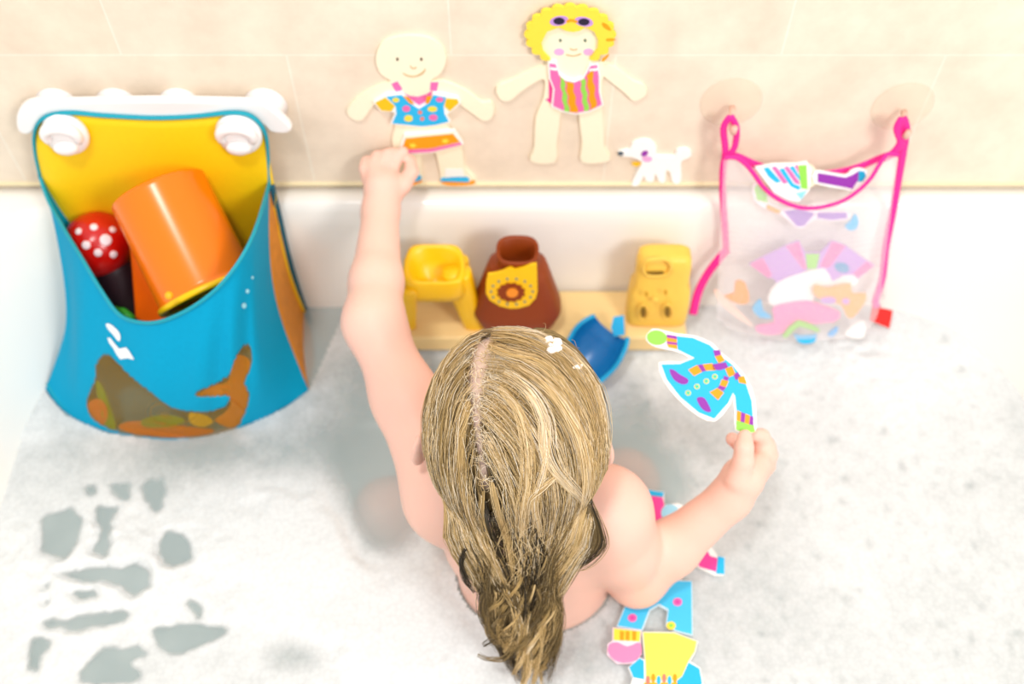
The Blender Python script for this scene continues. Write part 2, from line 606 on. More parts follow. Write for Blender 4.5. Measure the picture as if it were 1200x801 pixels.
NX, NY = 470, 264
gx = np.linspace(-0.557, 0.602, NX)
gy = np.linspace(0.100, 0.761, NY)
X, Y = np.meshgrid(gx, gy, indexing='ij')
depth = Y * FWD.y + (-CAM.z) * FWD.z
U = 600 + FPX * X / depth
V = 400.5 - FPX * (Y * UP.y - CAM.z * UP.z) / depth
dens = foam_density(U, V, X, Y)
ok = np.zeros(X.shape, bool)
oring = [(p.x, p.y) for p in ring(0, -0.556, 0.601, 0.100, 0.760, 0.18)]
for i in range(NX):
    for j in range(NY):
        ok[i, j] = inside(oring, X[i, j], Y[i, j])
BAGFOOT = [tuple(at_z(u, v, 0)[:2]) for u, v in ((53, 456), (80, 487), (128, 508), (182, 515), (232, 514), (286, 500), (334, 478), (362, 457))] + [(-0.20, 0.76), (-0.52, 0.76)]
WAIST = [(0.024 + 0.080 * math.cos(2 * math.pi * k / 40), 0.408 + 0.063 * math.sin(2 * math.pi * k / 40)) for k in range(40)]
for i in range(NX):
    for j in range(NY):
        if ok[i, j] and (inside(BAGFOOT, X[i, j], Y[i, j]) or inside(WAIST, X[i, j], Y[i, j])):
            ok[i, j] = False
# a few blur passes make bubble rafts, not grain
sm = dens.copy()
for _ in range(2):
    sm = (sm + np.roll(sm, 1, 0) + np.roll(sm, -1, 0) + np.roll(sm, 1, 1) + np.roll(sm, -1, 1)) / 5
H = 0.0015 + 0.0020 * sm + np.clip(sm - 0.80, 0, 1) * 0.030 * (0.2 + fbm(X * 16, Y * 16, 31, 2)) + (vnoise(X * 120, Y * 120, 5) - 0.5) * 0.0005 * sm
BODY_CUT = []
idx = np.full(X.shape, -1, int)
vs, at = [], []
for i in range(NX):
    for j in range(NY):
        if ok[i, j]:
            idx[i, j] = len(vs)
            vs.append((X[i, j], Y[i, j], H[i, j]))
            at.append(sm[i, j])
fs = []
for i in range(NX - 1):
    for j in range(NY - 1):
        q = (idx[i, j], idx[i + 1, j], idx[i + 1, j + 1], idx[i, j + 1])
        if min(q) >= 0:
            fs.append(q)
def foam_material():
    m = bpy.data.materials.new('soap_bubbles')
    m.use_nodes = True
    nt = m.node_tree
    b = nt.nodes['Principled BSDF']
    b.inputs['Base Color'].default_value = lin((229, 232, 232)) + (1,)
    b.inputs['Roughness'].default_value = 0.5
    b.inputs['Specular IOR Level'].default_value = 0.35
    a = nt.nodes.new('ShaderNodeAttribute')
    a.attribute_name = 'bubbles'
    tc = nt.nodes.new('ShaderNodeTexCoord')
    vo = nt.nodes.new('ShaderNodeTexVoronoi')
    vo.inputs['Scale'].default_value = 230
    nt.links.new(tc.outputs['Object'], vo.inputs['Vector'])
    mr = nt.nodes.new('ShaderNodeMapRange')
    mr.inputs['From Min'].default_value = 0.12
    mr.inputs['From Max'].default_value = 0.90
    mr.inputs['To Min'].default_value = 0.0
    mr.inputs['To Max'].default_value = 1.0
    mr.interpolation_type = 'SMOOTHSTEP'
    nt.links.new(a.outputs['Fac'], mr.inputs['Value'])
    ad = nt.nodes.new('ShaderNodeMath')
    ad.operation = 'MULTIPLY_ADD'
    ad.inputs[1].default_value = -0.14
    nt.links.new(vo.outputs['Distance'], ad.inputs[0])
    nt.links.new(mr.outputs[0], ad.inputs[2])
    ad.use_clamp = True
    nt.links.new(ad.outputs[0], b.inputs['Alpha'])
    bp = nt.nodes.new('ShaderNodeBump')
    bp.inputs['Strength'].default_value = 0.15
    bp.inputs['Distance'].default_value = 0.001
    nt.links.new(vo.outputs['Distance'], bp.inputs['Height'])
    nt.links.new(bp.outputs['Normal'], b.inputs['Normal'])
    return m
fo = build('bath_foam', vs, fs, foam_material(), attr={'bubbles': at})
tag(fo, 'white soap foam lying in patches on the bath water', 'foam', kind='stuff')

# ================================================================== PERSON
SKIN = mat('skin', (246, 198, 180), 0.5, var=0.04, scale=25, spec=0.3, sss=0.12)
HC = Vector((0.004, 0.440, 0.250))
S = SDF((-0.215, 0.30, -0.172), (0.265, 0.81, 0.345), 0.0025)
# trunk
S.ell((0.022, 0.408, -0.105), (0.098, 0.075, 0.070), 0.02)
S.ell((0.024, 0.408, -0.02), (0.080, 0.064, 0.085), 0.03)
S.ell((0.020, 0.418, 0.07), (0.088, 0.062, 0.085), 0.03)
S.cone((-0.052, 0.425, 0.135), (0.082, 0.418, 0.132), 0.040, 0.040, 0.03)
S.cone((0.012, 0.430, 0.145), (0.006, 0.440, 0.215), 0.040, 0.034, 0.025)
# raised arm
sh, el, wr = (-0.062, 0.432, 0.140), at_y(438, 378, 0.585), at_y(446, 248, 0.725)
mid = Vector(sh).lerp(el, 0.55)
fa = el.lerp(wr, 0.35)
S.cone(sh, mid, 0.037, 0.0295, 0.03)
S.cone(mid, el, 0.0295, 0.0272, 0.02)
S.cone(el, fa, 0.0272, 0.0255, 0.02)
S.cone(fa, wr, 0.0255, 0.0185, 0.012)
# bent arm
sh2, el2, wr2 = Vector((0.090, 0.412, 0.134)), Vector((0.124, 0.392, 0.034)), at_d(856, 583, 0.972)
mid2 = sh2.lerp(el2, 0.5)
fa2 = el2.lerp(wr2, 0.38)
S.cone(sh2, mid2, 0.038, 0.034, 0.025)
S.cone(mid2, el2, 0.034, 0.029, 0.012)
S.cone(el2, fa2, 0.0280, 0.0265, 0.010)
S.cone(fa2, wr2, 0.0265, 0.0195, 0.012)
# legs folded under the water
for s, kx, ky, kz in ((-1, -0.138, 0.500, -0.046), (1, 0.128, 0.536, -0.044)):
    hip = (0.022 + s * 0.05, 0.42, -0.115)
    S.cone(hip, (kx, ky, kz), 0.052, 0.038, 0.02)
    S.cone((kx, ky, kz), (0.02 + s * 0.03, 0.60, -0.120), 0.036, 0.024, 0.012)
    S.cone((0.02 + s * 0.03, 0.60, -0.120), (0.02 - s * 0.045, 0.625, -0.135), 0.023, 0.016, 0.012)
# head
S.ell(HC, (0.068, 0.079, 0.077), 0.02)
S.ell(HC + Vector((0, 0.030, -0.045)), (0.054, 0.052, 0.056), 0.025)
S.ell(HC + Vector((0, 0.068, -0.082)), (0.020, 0.018, 0.016), 0.02)
for s in (-1, 1):
    S.ell(HC + Vector((s * 0.031, 0.066, -0.048)), (0.019, 0.016, 0.018), 0.014)
    S.ell(HC + Vector((s * 0.027, 0.088, -0.012)), (0.015, 0.012, 0.011), 0.010, cut=True)
S.cone(HC + Vector((0, 0.078, -0.010)), HC + Vector((0, 0.089, -0.038)), 0.006, 0.0085, 0.010)
S.ell(HC + Vector((0, 0.080, -0.061)), (0.016, 0.009, 0.0045), 0.005)
S.ell(HC + Vector((0, 0.079, -0.068)), (0.014, 0.008, 0.0045), 0.005)
for s in (-1, 1):
    R = Matrix.Rotation(s * math.radians(24), 3, 'Z')
    c = HC + Vector((-0.0835 if s < 0 else 0.0765, -0.004, -0.034))
    S.ell(c, (0.0065, 0.015, 0.020), 0.006, rot=R)
    S.ell(c + Vector((s * 0.005, 0.001, 0.001)), (0.004, 0.008, 0.012), 0.004, rot=R, cut=True)
# raised hand: pinching the little skirt against the tiles
pc = at_y(450, 217, 0.752)
S.cone(wr, at_y(449, 222, 0.748), 0.0185, 0.0195, 0.010)
S.cone(at_y(443, 217, 0.750), at_y(440, 202, 0.764), 0.0135, 0.0105, 0.008)
S.cone(at_y(455, 217, 0.752), at_y(454, 202, 0.768), 0.0135, 0.0105, 0.008)
W = 0.7935
FING = 0.003
S.chain([at_y(455, 207, 0.762), at_y(461, 194, 0.773), at_y(466, 184, 0.782), at_y(473, 177, 0.7865)], [0.0078, 0.0068, 0.0064, 0.0056], FING)
S.chain([at_y(447, 204, 0.764), at_y(449, 190, 0.775), at_y(454, 181, 0.783), at_y(461, 178, 0.788)], [0.0076, 0.0066, 0.0062, 0.0054], FING)
S.chain([at_y(438, 205, 0.762), at_y(438, 191, 0.774), at_y(442, 183, 0.783), at_y(448, 182, 0.788)], [0.0074, 0.0064, 0.0060, 0.0054], FING)
S.chain([at_y(431, 210, 0.758), at_y(427, 197, 0.770), at_y(429, 189, 0.780), at_y(435, 187, 0.786)], [0.0070, 0.0058, 0.0054, 0.005], FING)
S.chain([at_y(459, 229, 0.744), at_y(473, 216, 0.754), at_y(482, 202, 0.769), at_y(481, 188, 0.782)], [0.0115, 0.0088, 0.0076, 0.0060], FING)
# lower hand: holding the little coat between thumb and forefinger
S.cone(wr2, at_d(868, 563, 0.962), 0.0195, 0.0200, 0.010)
S.cone(at_d(874, 556, 0.960), at_d(888, 545, 0.968), 0.0175, 0.0125, 0.010)
S.chain([at_d(865, 560, 0.950), at_d(871, 540, 0.940), at_d(872, 524, 0.936), at_d(873, 511, 0.9405)], [0.0130, 0.0098, 0.0088, 0.0070], FING)
S.chain([at_d(885, 546, 0.975), at_d(876, 530, 0.990), at_d(866, 519, 0.984), at_d(858, 514, 0.967)], [0.0095, 0.0085, 0.0076, 0.0066], FING)
S.chain([at_d(890, 543, 0.972), at_d(898, 524, 0.978), at_d(893, 511, 0.972), at_d(883, 509, 0.964)], [0.0095, 0.0084, 0.0074, 0.0064], FING)
S.chain([at_d(892, 550, 0.972), at_d(902, 533, 0.982), at_d(899, 520, 0.982), at_d(889, 519, 0.977)], [0.0092, 0.0078, 0.0070, 0.006], FING)
S.chain([at_d(890, 557, 0.972), at_d(900, 546, 0.984), at_d(899, 535, 0.988), at_d(890, 531, 0.986)], [0.0085, 0.0070, 0.0062, 0.0054], FING)
V_, F_ = S.mesh()
person = build('person', V_.tolist(), F_.tolist(), SKIN)
# smooth the voxel steps
bm = bmesh.new()
bm.from_mesh(person.data)
for _ in range(2):
    bmesh.ops.smooth_vert(bm, verts=bm.verts, factor=0.4, use_axis_x=True, use_axis_y=True, use_axis_z=True)
bmesh.ops.recalc_face_normals(bm, faces=bm.faces)
bm.to_mesh(person.data)
bm.free()
tag(person, 'wet-haired person sitting in the bath seen from behind, one arm reaching to the tiles', 'person')
mb = MB()
for s in (-1, 1):
    e = MB().ball(HC + Vector((s * 0.027, 0.0675, -0.012)), 0.0115, 10)
    eo = e.build('eye', mat('eye_white', (240, 238, 232), 0.15), person)
    MB().ball(HC + Vector((s * 0.027, 0.0745, -0.013)), 0.0055, 8).build('iris', mat('iris_blue', (70, 100, 130), 0.1), eo)

# ------------------------------------------------------------------ hair
HR = Vector((0.0740, 0.0850, 0.0828))
def on_head(u, v, lift=0.0):
    """where the sight line meets the hair's shell; below the nape it falls clear of the head"""
    r = ray(u, v)
    o = CAM - HC
    R = HR + Vector((lift, lift, lift))
    os_ = Vector((o.x / R.x, o.y / R.y, o.z / R.z))
    ds = Vector((r.x / R.x, r.y / R.y, r.z / R.z))
    a, b, c = ds.dot(ds), os_.dot(ds), os_.dot(os_) - 1
    D = b * b - a * c
    if D > 0:
        return CAM + r * ((-b - math.sqrt(D)) / a)
    t = -b / a
    p = os_ + ds * t
    p = p.normalized()
    q = HC + Vector((p.x * R.x, p.y * R.y, p.z * R.z))
    return q
def tail_d(v):
    return 0.852 + (v - 612) * 0.00062
def hp(u, v, lift=0.0):
    if v > 640:
        return at_d(u, v, tail_d(v) - lift)
    p = on_head(u, v, lift)
    if v > 590:
        k = (v - 590) / 50.0
        k = k * k * (3 - 2 * k)
        return p.lerp(at_d(u, v, tail_d(v) - lift), k)
    return p

PART = [(574, 384), (563, 412), (557, 440), (556, 470), (557, 500), (561, 530), (566, 565)]
def part_at(s):
    t = s * (len(PART) - 1)
    i = min(int(t), len(PART) - 2)
    f = t - i
    return (PART[i][0] * (1 - f) + PART[i + 1][0] * f, PART[i][1] * (1 - f) + PART[i + 1][1] * f)

LEFT = [
    [(567, 385), (543, 396), (519, 425), (505, 466), (501, 514), (506, 566), (521, 622), (548, 668), (572, 704)],
    [(570, 385), (545, 397), (522, 424), (505, 466), (499, 515), (506, 566), (527, 618), (552, 664), (576, 704)],
    [(560, 414), (540, 428), (521, 460), (511, 510), (516, 565), (538, 622), (562, 666), (582, 704)],
    [(555, 448), (541, 464), (529, 500), (526, 550), (536, 605), (558, 650), (576, 680), (590, 706)],
    [(555, 488), (547, 510), (542, 545), (547, 590), (561, 635), (580, 670), (592, 692), (602, 712)],
    [(561, 535), (558, 560), (560, 592), (571, 630), (587, 662), (598, 690), (606, 715)],
]
RIGHT = [
    [(578, 385), (622, 388), (668, 412), (700, 454), (711, 508), (710, 562), (700, 616), (676, 664), (652, 704)],
    [(576, 384), (612, 388), (655, 408), (690, 452), (706, 508), (706, 560), (697, 612), (670, 660), (648, 704)],
    [(568, 408), (604, 412), (645, 438), (679, 480), (694, 530), (690, 590), (668, 645), (642, 706)],
    [(561, 440), (590, 448), (622, 480), (648, 520), (662, 570), (655, 622), (642, 667), (632, 708)],
    [(561, 480), (580, 495), (604, 525), (620, 570), (625, 620), (622, 665), (617, 712)],
    [(566, 530), (574, 550), (586, 582), (597, 620), (605, 665), (611, 715)],
]
def resample(pts, n):
    s = spline(pts, 8, closed=False)
    L = [0]
    for i in range(1, len(s)):
        L.append(L[-1] + math.hypot(s[i][0] - s[i - 1][0], s[i][1] - s[i - 1][1]))
    out = []
    for k in range(n):
        t = L[-1] * k / (n - 1)
        j = max(1, next((i for i in range(len(L)) if L[i] >= t - 1e-9), len(L) - 1))
        f = (t - L[j - 1]) / max(1e-9, L[j] - L[j - 1])
        out.append(s[j - 1] * (1 - f) + s[j] * f)
    return np.array(out)
NG = 18
LG = [resample(g, NG) for g in LEFT]
RG = [resample(g, NG) for g in RIGHT]
def guide(G, s):
    t = min(0.9999, max(0, s)) * (len(G) - 1)
    i = int(t)
    f = t - i
    return G[i] * (1 - f) + G[i + 1] * f

HV, HF, HT = [], [], []
def strand(pts3, tint, r0=0.00045, taper=0.35):
    """one hair (or wet rope of hairs) as a fine three-sided tube"""
    n = len(pts3)
    base = len(HV)
    side = None
    for i, p in enumerate(pts3):
        t = (pts3[min(i + 1, n - 1)] - pts3[max(i - 1, 0)])
        t = t.normalized() if t.length > 1e-9 else Vector((0, 0, 1))
        if side is None:
            side = t.cross(Vector((0.3, -0.6, 0.74))).normalized()
        a = (side - t * side.dot(t)).normalized()
        side = a
        b = t.cross(a)
        f = i / (n - 1)
        r = r0 * (1 - (1 - taper) * max(0, (f - 0.6) / 0.4)) * min(1.0, 0.5 + f * 6)
        for k in range(3):
            an = 2 * math.pi * k / 3
            HV.append(p + a * (r * math.cos(an)) + b * (r * math.sin(an)))
            HT.append(tint[i] if not isinstance(tint, float) else tint)
    for i in range(n - 1):
        for k in range(3):
            k2 = (k + 1) % 3
            HF.append((base + i * 3 + k, base + i * 3 + k2, base + (i + 1) * 3 + k2, base + (i + 1) * 3 + k))

def sline(pts2, n):
    s = np.array(spline(pts2, max(2, n // (len(pts2) - 1) + 1), closed=False))
    ii = np.linspace(0, len(s) - 1, n).round().astype(int)
    return s[ii]

def tail_path(u0, v0, side, end, curl, ph):
    """px path from the nape gather down to a curly tip; side in -1..1 across the tail"""
    pts = []
    n = 14
    for k in range(1, n + 1):
        f = k / n
        v = v0 + (end - v0) * f
        cen = np.interp(v, [690, 730, 765, 800], [607, 613, 619, 624])
        wid = np.interp(v, [690, 720, 750, 775, 800], [37, 37, 31, 22, 14])
        x0 = u0 * max(0, 1 - f * 3) + (cen + side * wid) * min(1, f * 3)
        x = x0 + min(1, (f * 2) ** 2) * curl * math.sin(ph + f * 9)
        pts.append((x, v))
    return pts

def clump_tint(side, s, rnd):
    """lathered fair locks on top, wet dark ones beside the parting and underneath"""
    if side < 0:
        base = np.interp(s, [0, 0.2, 0.5, 0.75, 1], [0.26, 0.36, 0.42, 0.26, 0.16])
    else:
        base = np.interp(s, [0, 0.2, 0.45, 0.7, 1], [0.40, 0.60, 0.68, 0.42, 0.20])
    return float(np.clip(base + rnd * 0.30, 0.02, 1.0))

def hair_group(side, nclump, per, lift_lo, lift_hi, dark):
    G = LG if side < 0 else RG
    for c in range(nclump):
        s = (c + random.random()) / nclump
        tc_ = clump_tint(side, s, random.gauss(0, 1)) - dark
        lift_c = random.uniform(lift_lo, lift_hi)
        tside = random.gauss(0, 0.05)
        dlift = random.uniform(-0.004, 0.006)
        end = random.triangular(735, 806, 790)
        curl, ph = random.uniform(3, 10), random.uniform(0, 6.28)
        wob_a, wob_p = random.gauss(0, 3.2), random.uniform(0, 6.28)
        start = int(random.choice([0, 0, 0, 0, 1, 2, 3]))
        for h in range(per):
            ss = s + random.gauss(0, 0.016)
            g = guide(G, ss)
            jx, jy = random.gauss(0, 1.1), random.gauss(0, 1.1)
            l0 = lift_c + random.gauss(0, 0.0006)
            ph2 = random.uniform(0, 6.28)
            pts, tint = [], []
            tb = tc_ + random.gauss(0, 0.11)
            gap = max(1.0, 3.5 + 6.5 * math.exp(-((g[0][1] - 425) / 42) ** 2) + random.gauss(0, 3.0)) * side
            fray = random.gauss(0, 2.6)
            frp = random.uniform(2, 7)
            for i in range(start, NG):
                f = i / (NG - 1)
                k = min(1, f * 3)
                x = g[i][0] + gap * max(0, 1 - f * 3.5) + fray * math.sin(frp * f) + jx * (1 - 0.6 * f) + wob_a * math.sin(wob_p + f * 5.0) * k + 0.7 * math.sin(ph2 + f * 11)
                y = g[i][1] + jy + 0.5 * math.cos(ph2 + f * 9)
                pts.append(hp(x, y, l0 * (0.35 + 0.65 * k)))
                dk = 0.42 * math.exp(-((x - 616) / 34) ** 2 - ((y - 650) / 44) ** 2) + 0.26 * math.exp(-((x - 574) / 13) ** 2 - ((y - 600) / 42) ** 2) + 0.16 * math.exp(-((x - 694) / 20) ** 2 - ((y - 632) / 30) ** 2)  # shade of the nape and left hollows put into the tint, plus the dark flap
                lath = 0.34 * math.exp(-f * 6.5) if g[0][1] < 520 else 0.1 * math.exp(-f * 6)
                tint.append(float(np.clip(tb - dk + lath, 0.0, 1.0)))
            endi = random.randint(12, NG)
            pts, tint = pts[:endi - start], tint[:endi - start]
            u, v = g[endi - 1]
            tp = tail_path(u, v, max(-1.0, min(1.05, (u - 610) / 40.0)) + tside + random.gauss(0, 0.035), end + random.gauss(0, 7), curl, ph + random.gauss(0, 0.22))
            m = random.randint(8, len(tp)) if random.random() < 0.62 else random.randint(1, 4)
            tl_ = tb
            for q, (x, y) in enumerate(tp[:m]):
                kk = min(1, (q + 1) / 4)
                pts.append(hp(x, y, l0 + kk * (dlift + 0.003 * math.sin(ph + q * 0.5))))
                tint.append(float(np.clip(tint[-1] * 0.7 + 0.3 * (tb * 0.72 - 0.06 + 0.1 * math.sin(q * 0.9 + ph)), 0, 1)))
            strand(pts, tint, random.uniform(0.00016, 0.00036))

hair_group(-1, 80, 20, 0.0005, 0.0030, 0.20)
hair_group(1, 110, 20, 0.0005, 0.0030, 0.20)
hair_group(-1, 80, 12, 0.003, 0.0060, 0.0)
hair_group(1, 120, 13, 0.003, 0.0065, -0.05)

def lock(pts2, n, spread, tint, lift, r=0.00032, wav=1.0, tvar=0.07, nseg=26):
    g = sline(pts2, nseg)
    for _ in range(int(n * 1.4)):
        a, b = random.gauss(0, 1), random.gauss(0, 1)
        ph = random.uniform(0, 6.28)
        P = []
        tt = float(np.clip(tint + random.gauss(0, tvar), 0, 1))
        lo = lift + random.gauss(0, 0.0009)
        for i in range(nseg):
            f = i / (nseg - 1)
            t = g[min(i + 1, nseg - 1)] - g[max(i - 1, 0)]
            t = t / (np.linalg.norm(t) + 1e-9)
            nx, ny = -t[1], t[0]
            wd = spread * (0.45 + 0.55 * math.sin(math.pi * min(1, f * 1.1)))
            o = a * wd + wav * math.sin(ph + f * 9)
            P.append(hp(g[i][0] + nx * o, g[i][1] + ny * o, max(0.0008, lo * min(1, 0.3 + f * 4))))
        strand(P, tt, r)
# long lathered locks lying over the right of the crown
lock([(590, 436), (620, 458), (638, 492), (641, 528), (655, 556), (682, 584), (690, 604)], 46, 4.0, 0.93, 0.008)
lock([(600, 425), (640, 452), (668, 490), (684, 530), (688, 575), (676, 622), (650, 668)], 40, 4.0, 0.82, 0.008)
lock([(585, 452), (606, 478), (618, 515), (620, 560), (612, 610), (612, 660), (606, 700)], 34, 4.0, 0.80, 0.0075)
lock([(625, 470), (640, 505), (638, 545), (626, 590), (632, 630), (622, 680)], 26, 3.2, 0.88, 0.008)
lock([(650, 470), (676, 500), (694, 545), (694, 590), (672, 640), (644, 690), (632, 735)], 34, 4.0, 0.72, 0.0075)
lock([(640, 412), (672, 440), (697, 486), (704, 540), (700, 590)], 24, 3.0, 0.62, 0.0065)
lock([(575, 392), (610, 398), (650, 418), (684, 452)], 26, 4.0, 0.68, 0.006)
lock([(572, 404), (600, 414), (640, 428), (672, 470), (682, 520)], 26, 4.5, 0.74, 0.007)
lock([(655, 556), (640, 566), (620, 585), (618, 612)], 20, 3.0, 0.84, 0.008)
# left side: olive wet locks
lock([(545, 432), (524, 470), (517, 520), (524, 575), (546, 630), (575, 672), (604, 700)], 40, 4.5, 0.50, 0.0065)
lock([(535, 440), (513, 480), (508, 530), (515, 580), (535, 630), (560, 668)], 34, 4.0, 0.40, 0.006)
lock([(549, 470), (540, 510), (541, 560), (552, 610), (574, 655), (596, 690), (600, 730)], 26, 3.0, 0.66, 0.007)
lock([(566, 575), (566, 610), (575, 645), (592, 672), (602, 712)], 22, 2.6, 0.60, 0.007)
lock([(576, 560), (584, 600), (596, 640), (600, 680)], 22, 3.0, 0.72, 0.007)
# nape hollows, shade put in as near-black locks; flap over the right shoulder
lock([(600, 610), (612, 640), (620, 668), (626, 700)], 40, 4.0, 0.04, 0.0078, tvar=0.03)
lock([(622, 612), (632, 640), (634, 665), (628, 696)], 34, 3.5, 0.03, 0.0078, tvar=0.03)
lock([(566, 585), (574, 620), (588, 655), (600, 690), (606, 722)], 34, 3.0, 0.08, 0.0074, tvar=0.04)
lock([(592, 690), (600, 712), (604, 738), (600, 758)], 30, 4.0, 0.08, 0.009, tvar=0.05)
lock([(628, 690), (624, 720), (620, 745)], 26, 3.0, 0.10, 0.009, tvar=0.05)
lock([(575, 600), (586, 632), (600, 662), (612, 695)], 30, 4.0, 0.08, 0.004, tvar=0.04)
for _ in range(5):
    pass
for k in range(12):
    f = k / 11
    A = [(703, 555), (708, 598), (704, 632), (688, 652), (664, 664), (646, 680), (630, 712)]
    B = [(678, 575), (672, 610), (664, 634), (654, 648), (644, 664), (634, 684), (626, 712)]
    lock([(a[0] * (1 - f) + b[0] * f + random.gauss(0, 1.5), a[1] * (1 - f) + b[1] * f + random.gauss(0, 1.5)) for a, b in zip(A, B)], 22, 3.0, random.choice((0.10, 0.2, 0.28, 0.36, 0.5)), 0.002 + 0.004 * random.random(), r=0.00034, wav=1.6, tvar=0.1)
lock([(690, 590), (696, 618), (684, 642), (660, 658), (642, 690)], 60, 8.0, 0.30, 0.005, tvar=0.14)
lock([(676, 600), (668, 636), (648, 668), (632, 712), (628, 750)], 36, 4.0, 0.42, 0.006)
# ringlets of the tail
for (pp, tt, nn) in (
    ([(584, 690), (574, 712), (572, 738), (586, 752), (600, 742), (604, 722)], 0.50, 22),
    ([(600, 700), (588, 720), (586, 745), (598, 760), (612, 752)], 0.62, 22),
    ([(580, 684), (566, 700), (567, 724), (580, 736), (590, 726)], 0.34, 22),
    ([(632, 700), (640, 725), (634, 752), (622, 768), (630, 784), (640, 780)], 0.62, 24),
    ([(624, 705), (618, 735), (622, 765), (618, 790), (610, 806)], 0.80, 26),
    ([(640, 690), (650, 715), (648, 742), (636, 752)], 0.52, 20),
    ([(612, 710), (604, 745), (592, 770), (572, 772), (560, 766)], 0.40, 14),
    ([(606, 742), (585, 748), (566, 756)], 0.16, 12),
    ([(628, 720), (634, 750), (630, 780), (624, 804)], 0.72, 26),
    ([(615, 720), (612, 750), (616, 780), (612, 800)], 0.58, 24),
    ([(596, 700), (604, 730), (600, 752), (590, 764)], 0.70, 18),
    ([(545, 646), (540, 660), (545, 678), (556, 694)], 0.02, 12),
    ([(548, 640), (541, 652), (543, 668), (552, 688)], 0.05, 10)):
    lock(pp, nn, 2.4 if tt > 0.1 else 1.0, tt, 0.0105, wav=1.3)
for k in range(16):
    u0 = random.uniform(576, 648)
    a = random.uniform(4, 9) * random.choice((-1, 1))
    v1 = random.uniform(735, 800)
    ph = random.uniform(0, 3)
    n_ = 7
    pts_ = []
    for i in range(n_):
        f = i / (n_ - 1)
        v = 675 + (v1 - 675) * f
        cen = np.interp(v, [690, 730, 765, 800], [608, 613, 619, 624])
        pts_.append((cen + (u0 - 610) * (1 - 0.55 * f) + a * math.sin(ph + f * 10) * min(1, f * 2), v))
    lock(pts_, 14, 1.8, random.choice((0.18, 0.35, 0.5, 0.62, 0.7, 0.85)), 0.010, wav=1.0, tvar=0.1)
def ringlet(u0, v0, u1, v1, R, turns, tint, n=12):
    """a wet curl winding down the tail"""
    ph = random.uniform(0, 6.28)
    for _ in range(n):
        dp, dr = random.gauss(0, 0.22), random.gauss(0, 0.8)
        P, T_ = [], []
        for i in range(34):
            f = i / 33
            a = ph + dp + 6.283 * turns * f
            r_ = (R + dr) * min(1, 0.25 + f * 2)
            x = u0 + (u1 - u0) * f + r_ * math.cos(a)
            y = v0 + (v1 - v0) * f + 0.35 * r_ * math.sin(a)
            P.append(hp(x, y, 0.0105 + 0.0006 * r_ * math.sin(a) + random.gauss(0, 0.0001)))
            T_.append(float(np.clip(tint + 0.14 * math.sin(a) + random.gauss(0, 0.02), 0, 1)))
        strand(P, T_, random.uniform(0.0002, 0.0004))
for args in ((584, 678, 580, 742, 9, 1.6, 0.45), (574, 690, 590, 756, 8, 1.3, 0.30), (596, 690, 600, 770, 9, 1.8, 0.58), (612, 690, 612, 790, 8, 2.0, 0.36),
             (626, 684, 626, 796, 8, 1.9, 0.62), (640, 684, 634, 780, 8, 1.7, 0.46), (648, 690, 640, 752, 6, 1.2, 0.64), (620, 712, 628, 806, 7, 1.6, 0.80), (604, 716, 612, 800, 7, 1.5, 0.66),
             (590, 700, 596, 748, 10, 1.4, 0.16), (632, 706, 622, 770, 8, 1.4, 0.14), (606, 655, 602, 712, 7, 1.1, 0.52), (640, 650, 636, 712, 6, 1.0, 0.40)):
    ringlet(*args)
for _ in range(70):
    x, y = random.gauss(612, 22), random.gauss(655, 26)
    a, L_ = random.uniform(0.6, 2.5), random.uniform(20, 55)
    ph = random.uniform(0, 6.28)
    strand([hp(x + L_ * (t / 11 - 0.5) * math.cos(a) + 4 * math.sin(ph + t * 0.5), y + L_ * (t / 11 - 0.5) * math.sin(a), 0.0102) for t in range(12)], random.uniform(0.55, 0.95), random.uniform(0.00014, 0.00026))
# loose hairs lifted from the crown by the lather
for _ in range(1500):
    s = random.random() ** 1.1
    sd = random.choice((-1, 1, 1))
    g = guide(LG if sd < 0 else RG, s)
    a = random.randint(0, NG - 6)
    b = min(NG, a + random.randint(5, 9))
    ph = random.uniform(0, 6.28)
    amp = random.uniform(0.8, 4.0) if random.random() < 0.85 else random.uniform(4, 8)
    P = [hp(g[i][0] + amp * math.sin(ph + (i - a) * 0.9), g[i][1] + amp * 0.7 * math.cos(ph + (i - a) * 0.7), 0.0076 + 0.0016 * math.sin(i + ph)) for i in range(a, b)]
    strand(P, float(np.clip(random.gauss(0.74, 0.2), 0, 1)), random.uniform(0.00012, 0.00024))
def curls(u, v, su, sv, n, lo_, hi_, tint):
    for _ in range(int(n * 0.55)):
        x, y = u + random.gauss(0, su), v + random.gauss(0, sv)
        ph, k_ = random.uniform(0, 6.28), random.uniform(-0.7, 0.7)
        r_ = random.uniform(lo_, hi_)
        P, an = [], ph
        for i in range(9):
            P.append(hp(x, y, 0.0042 + 0.0012 * math.sin(i * 0.8 + ph)))
            x += r_ * math.cos(an)
            y += r_ * math.sin(an)
            an += k_
        strand(P, float(np.clip(random.gauss(tint, 0.1), 0, 1)), random.uniform(0.00018, 0.0003))
for (u, v, su, sv, n, t_) in ((566, 408, 6, 8, 40, 0.80), (558, 440, 8, 14, 90, 0.92), (557, 478, 7, 12, 90, 0.98), (561, 520, 6, 16, 90, 0.95), (572, 565, 8, 14, 60, 0.9),
                              (590, 470, 16, 22, 120, 0.75), (600, 430, 22, 18, 120, 0.72), (630, 470, 24, 26, 120, 0.78), (592, 618, 10, 12, 60, 0.9), (608, 660, 12, 14, 70, 0.86), (640, 590, 14, 14, 60, 0.85), (575, 620, 8, 14, 40, 0.8), (580, 500, 10, 18, 70, 0.8), (520, 470, 8, 22, 40, 0.55)):
    curls(u, v, su, sv, n, 1.0, 2.8, t_)
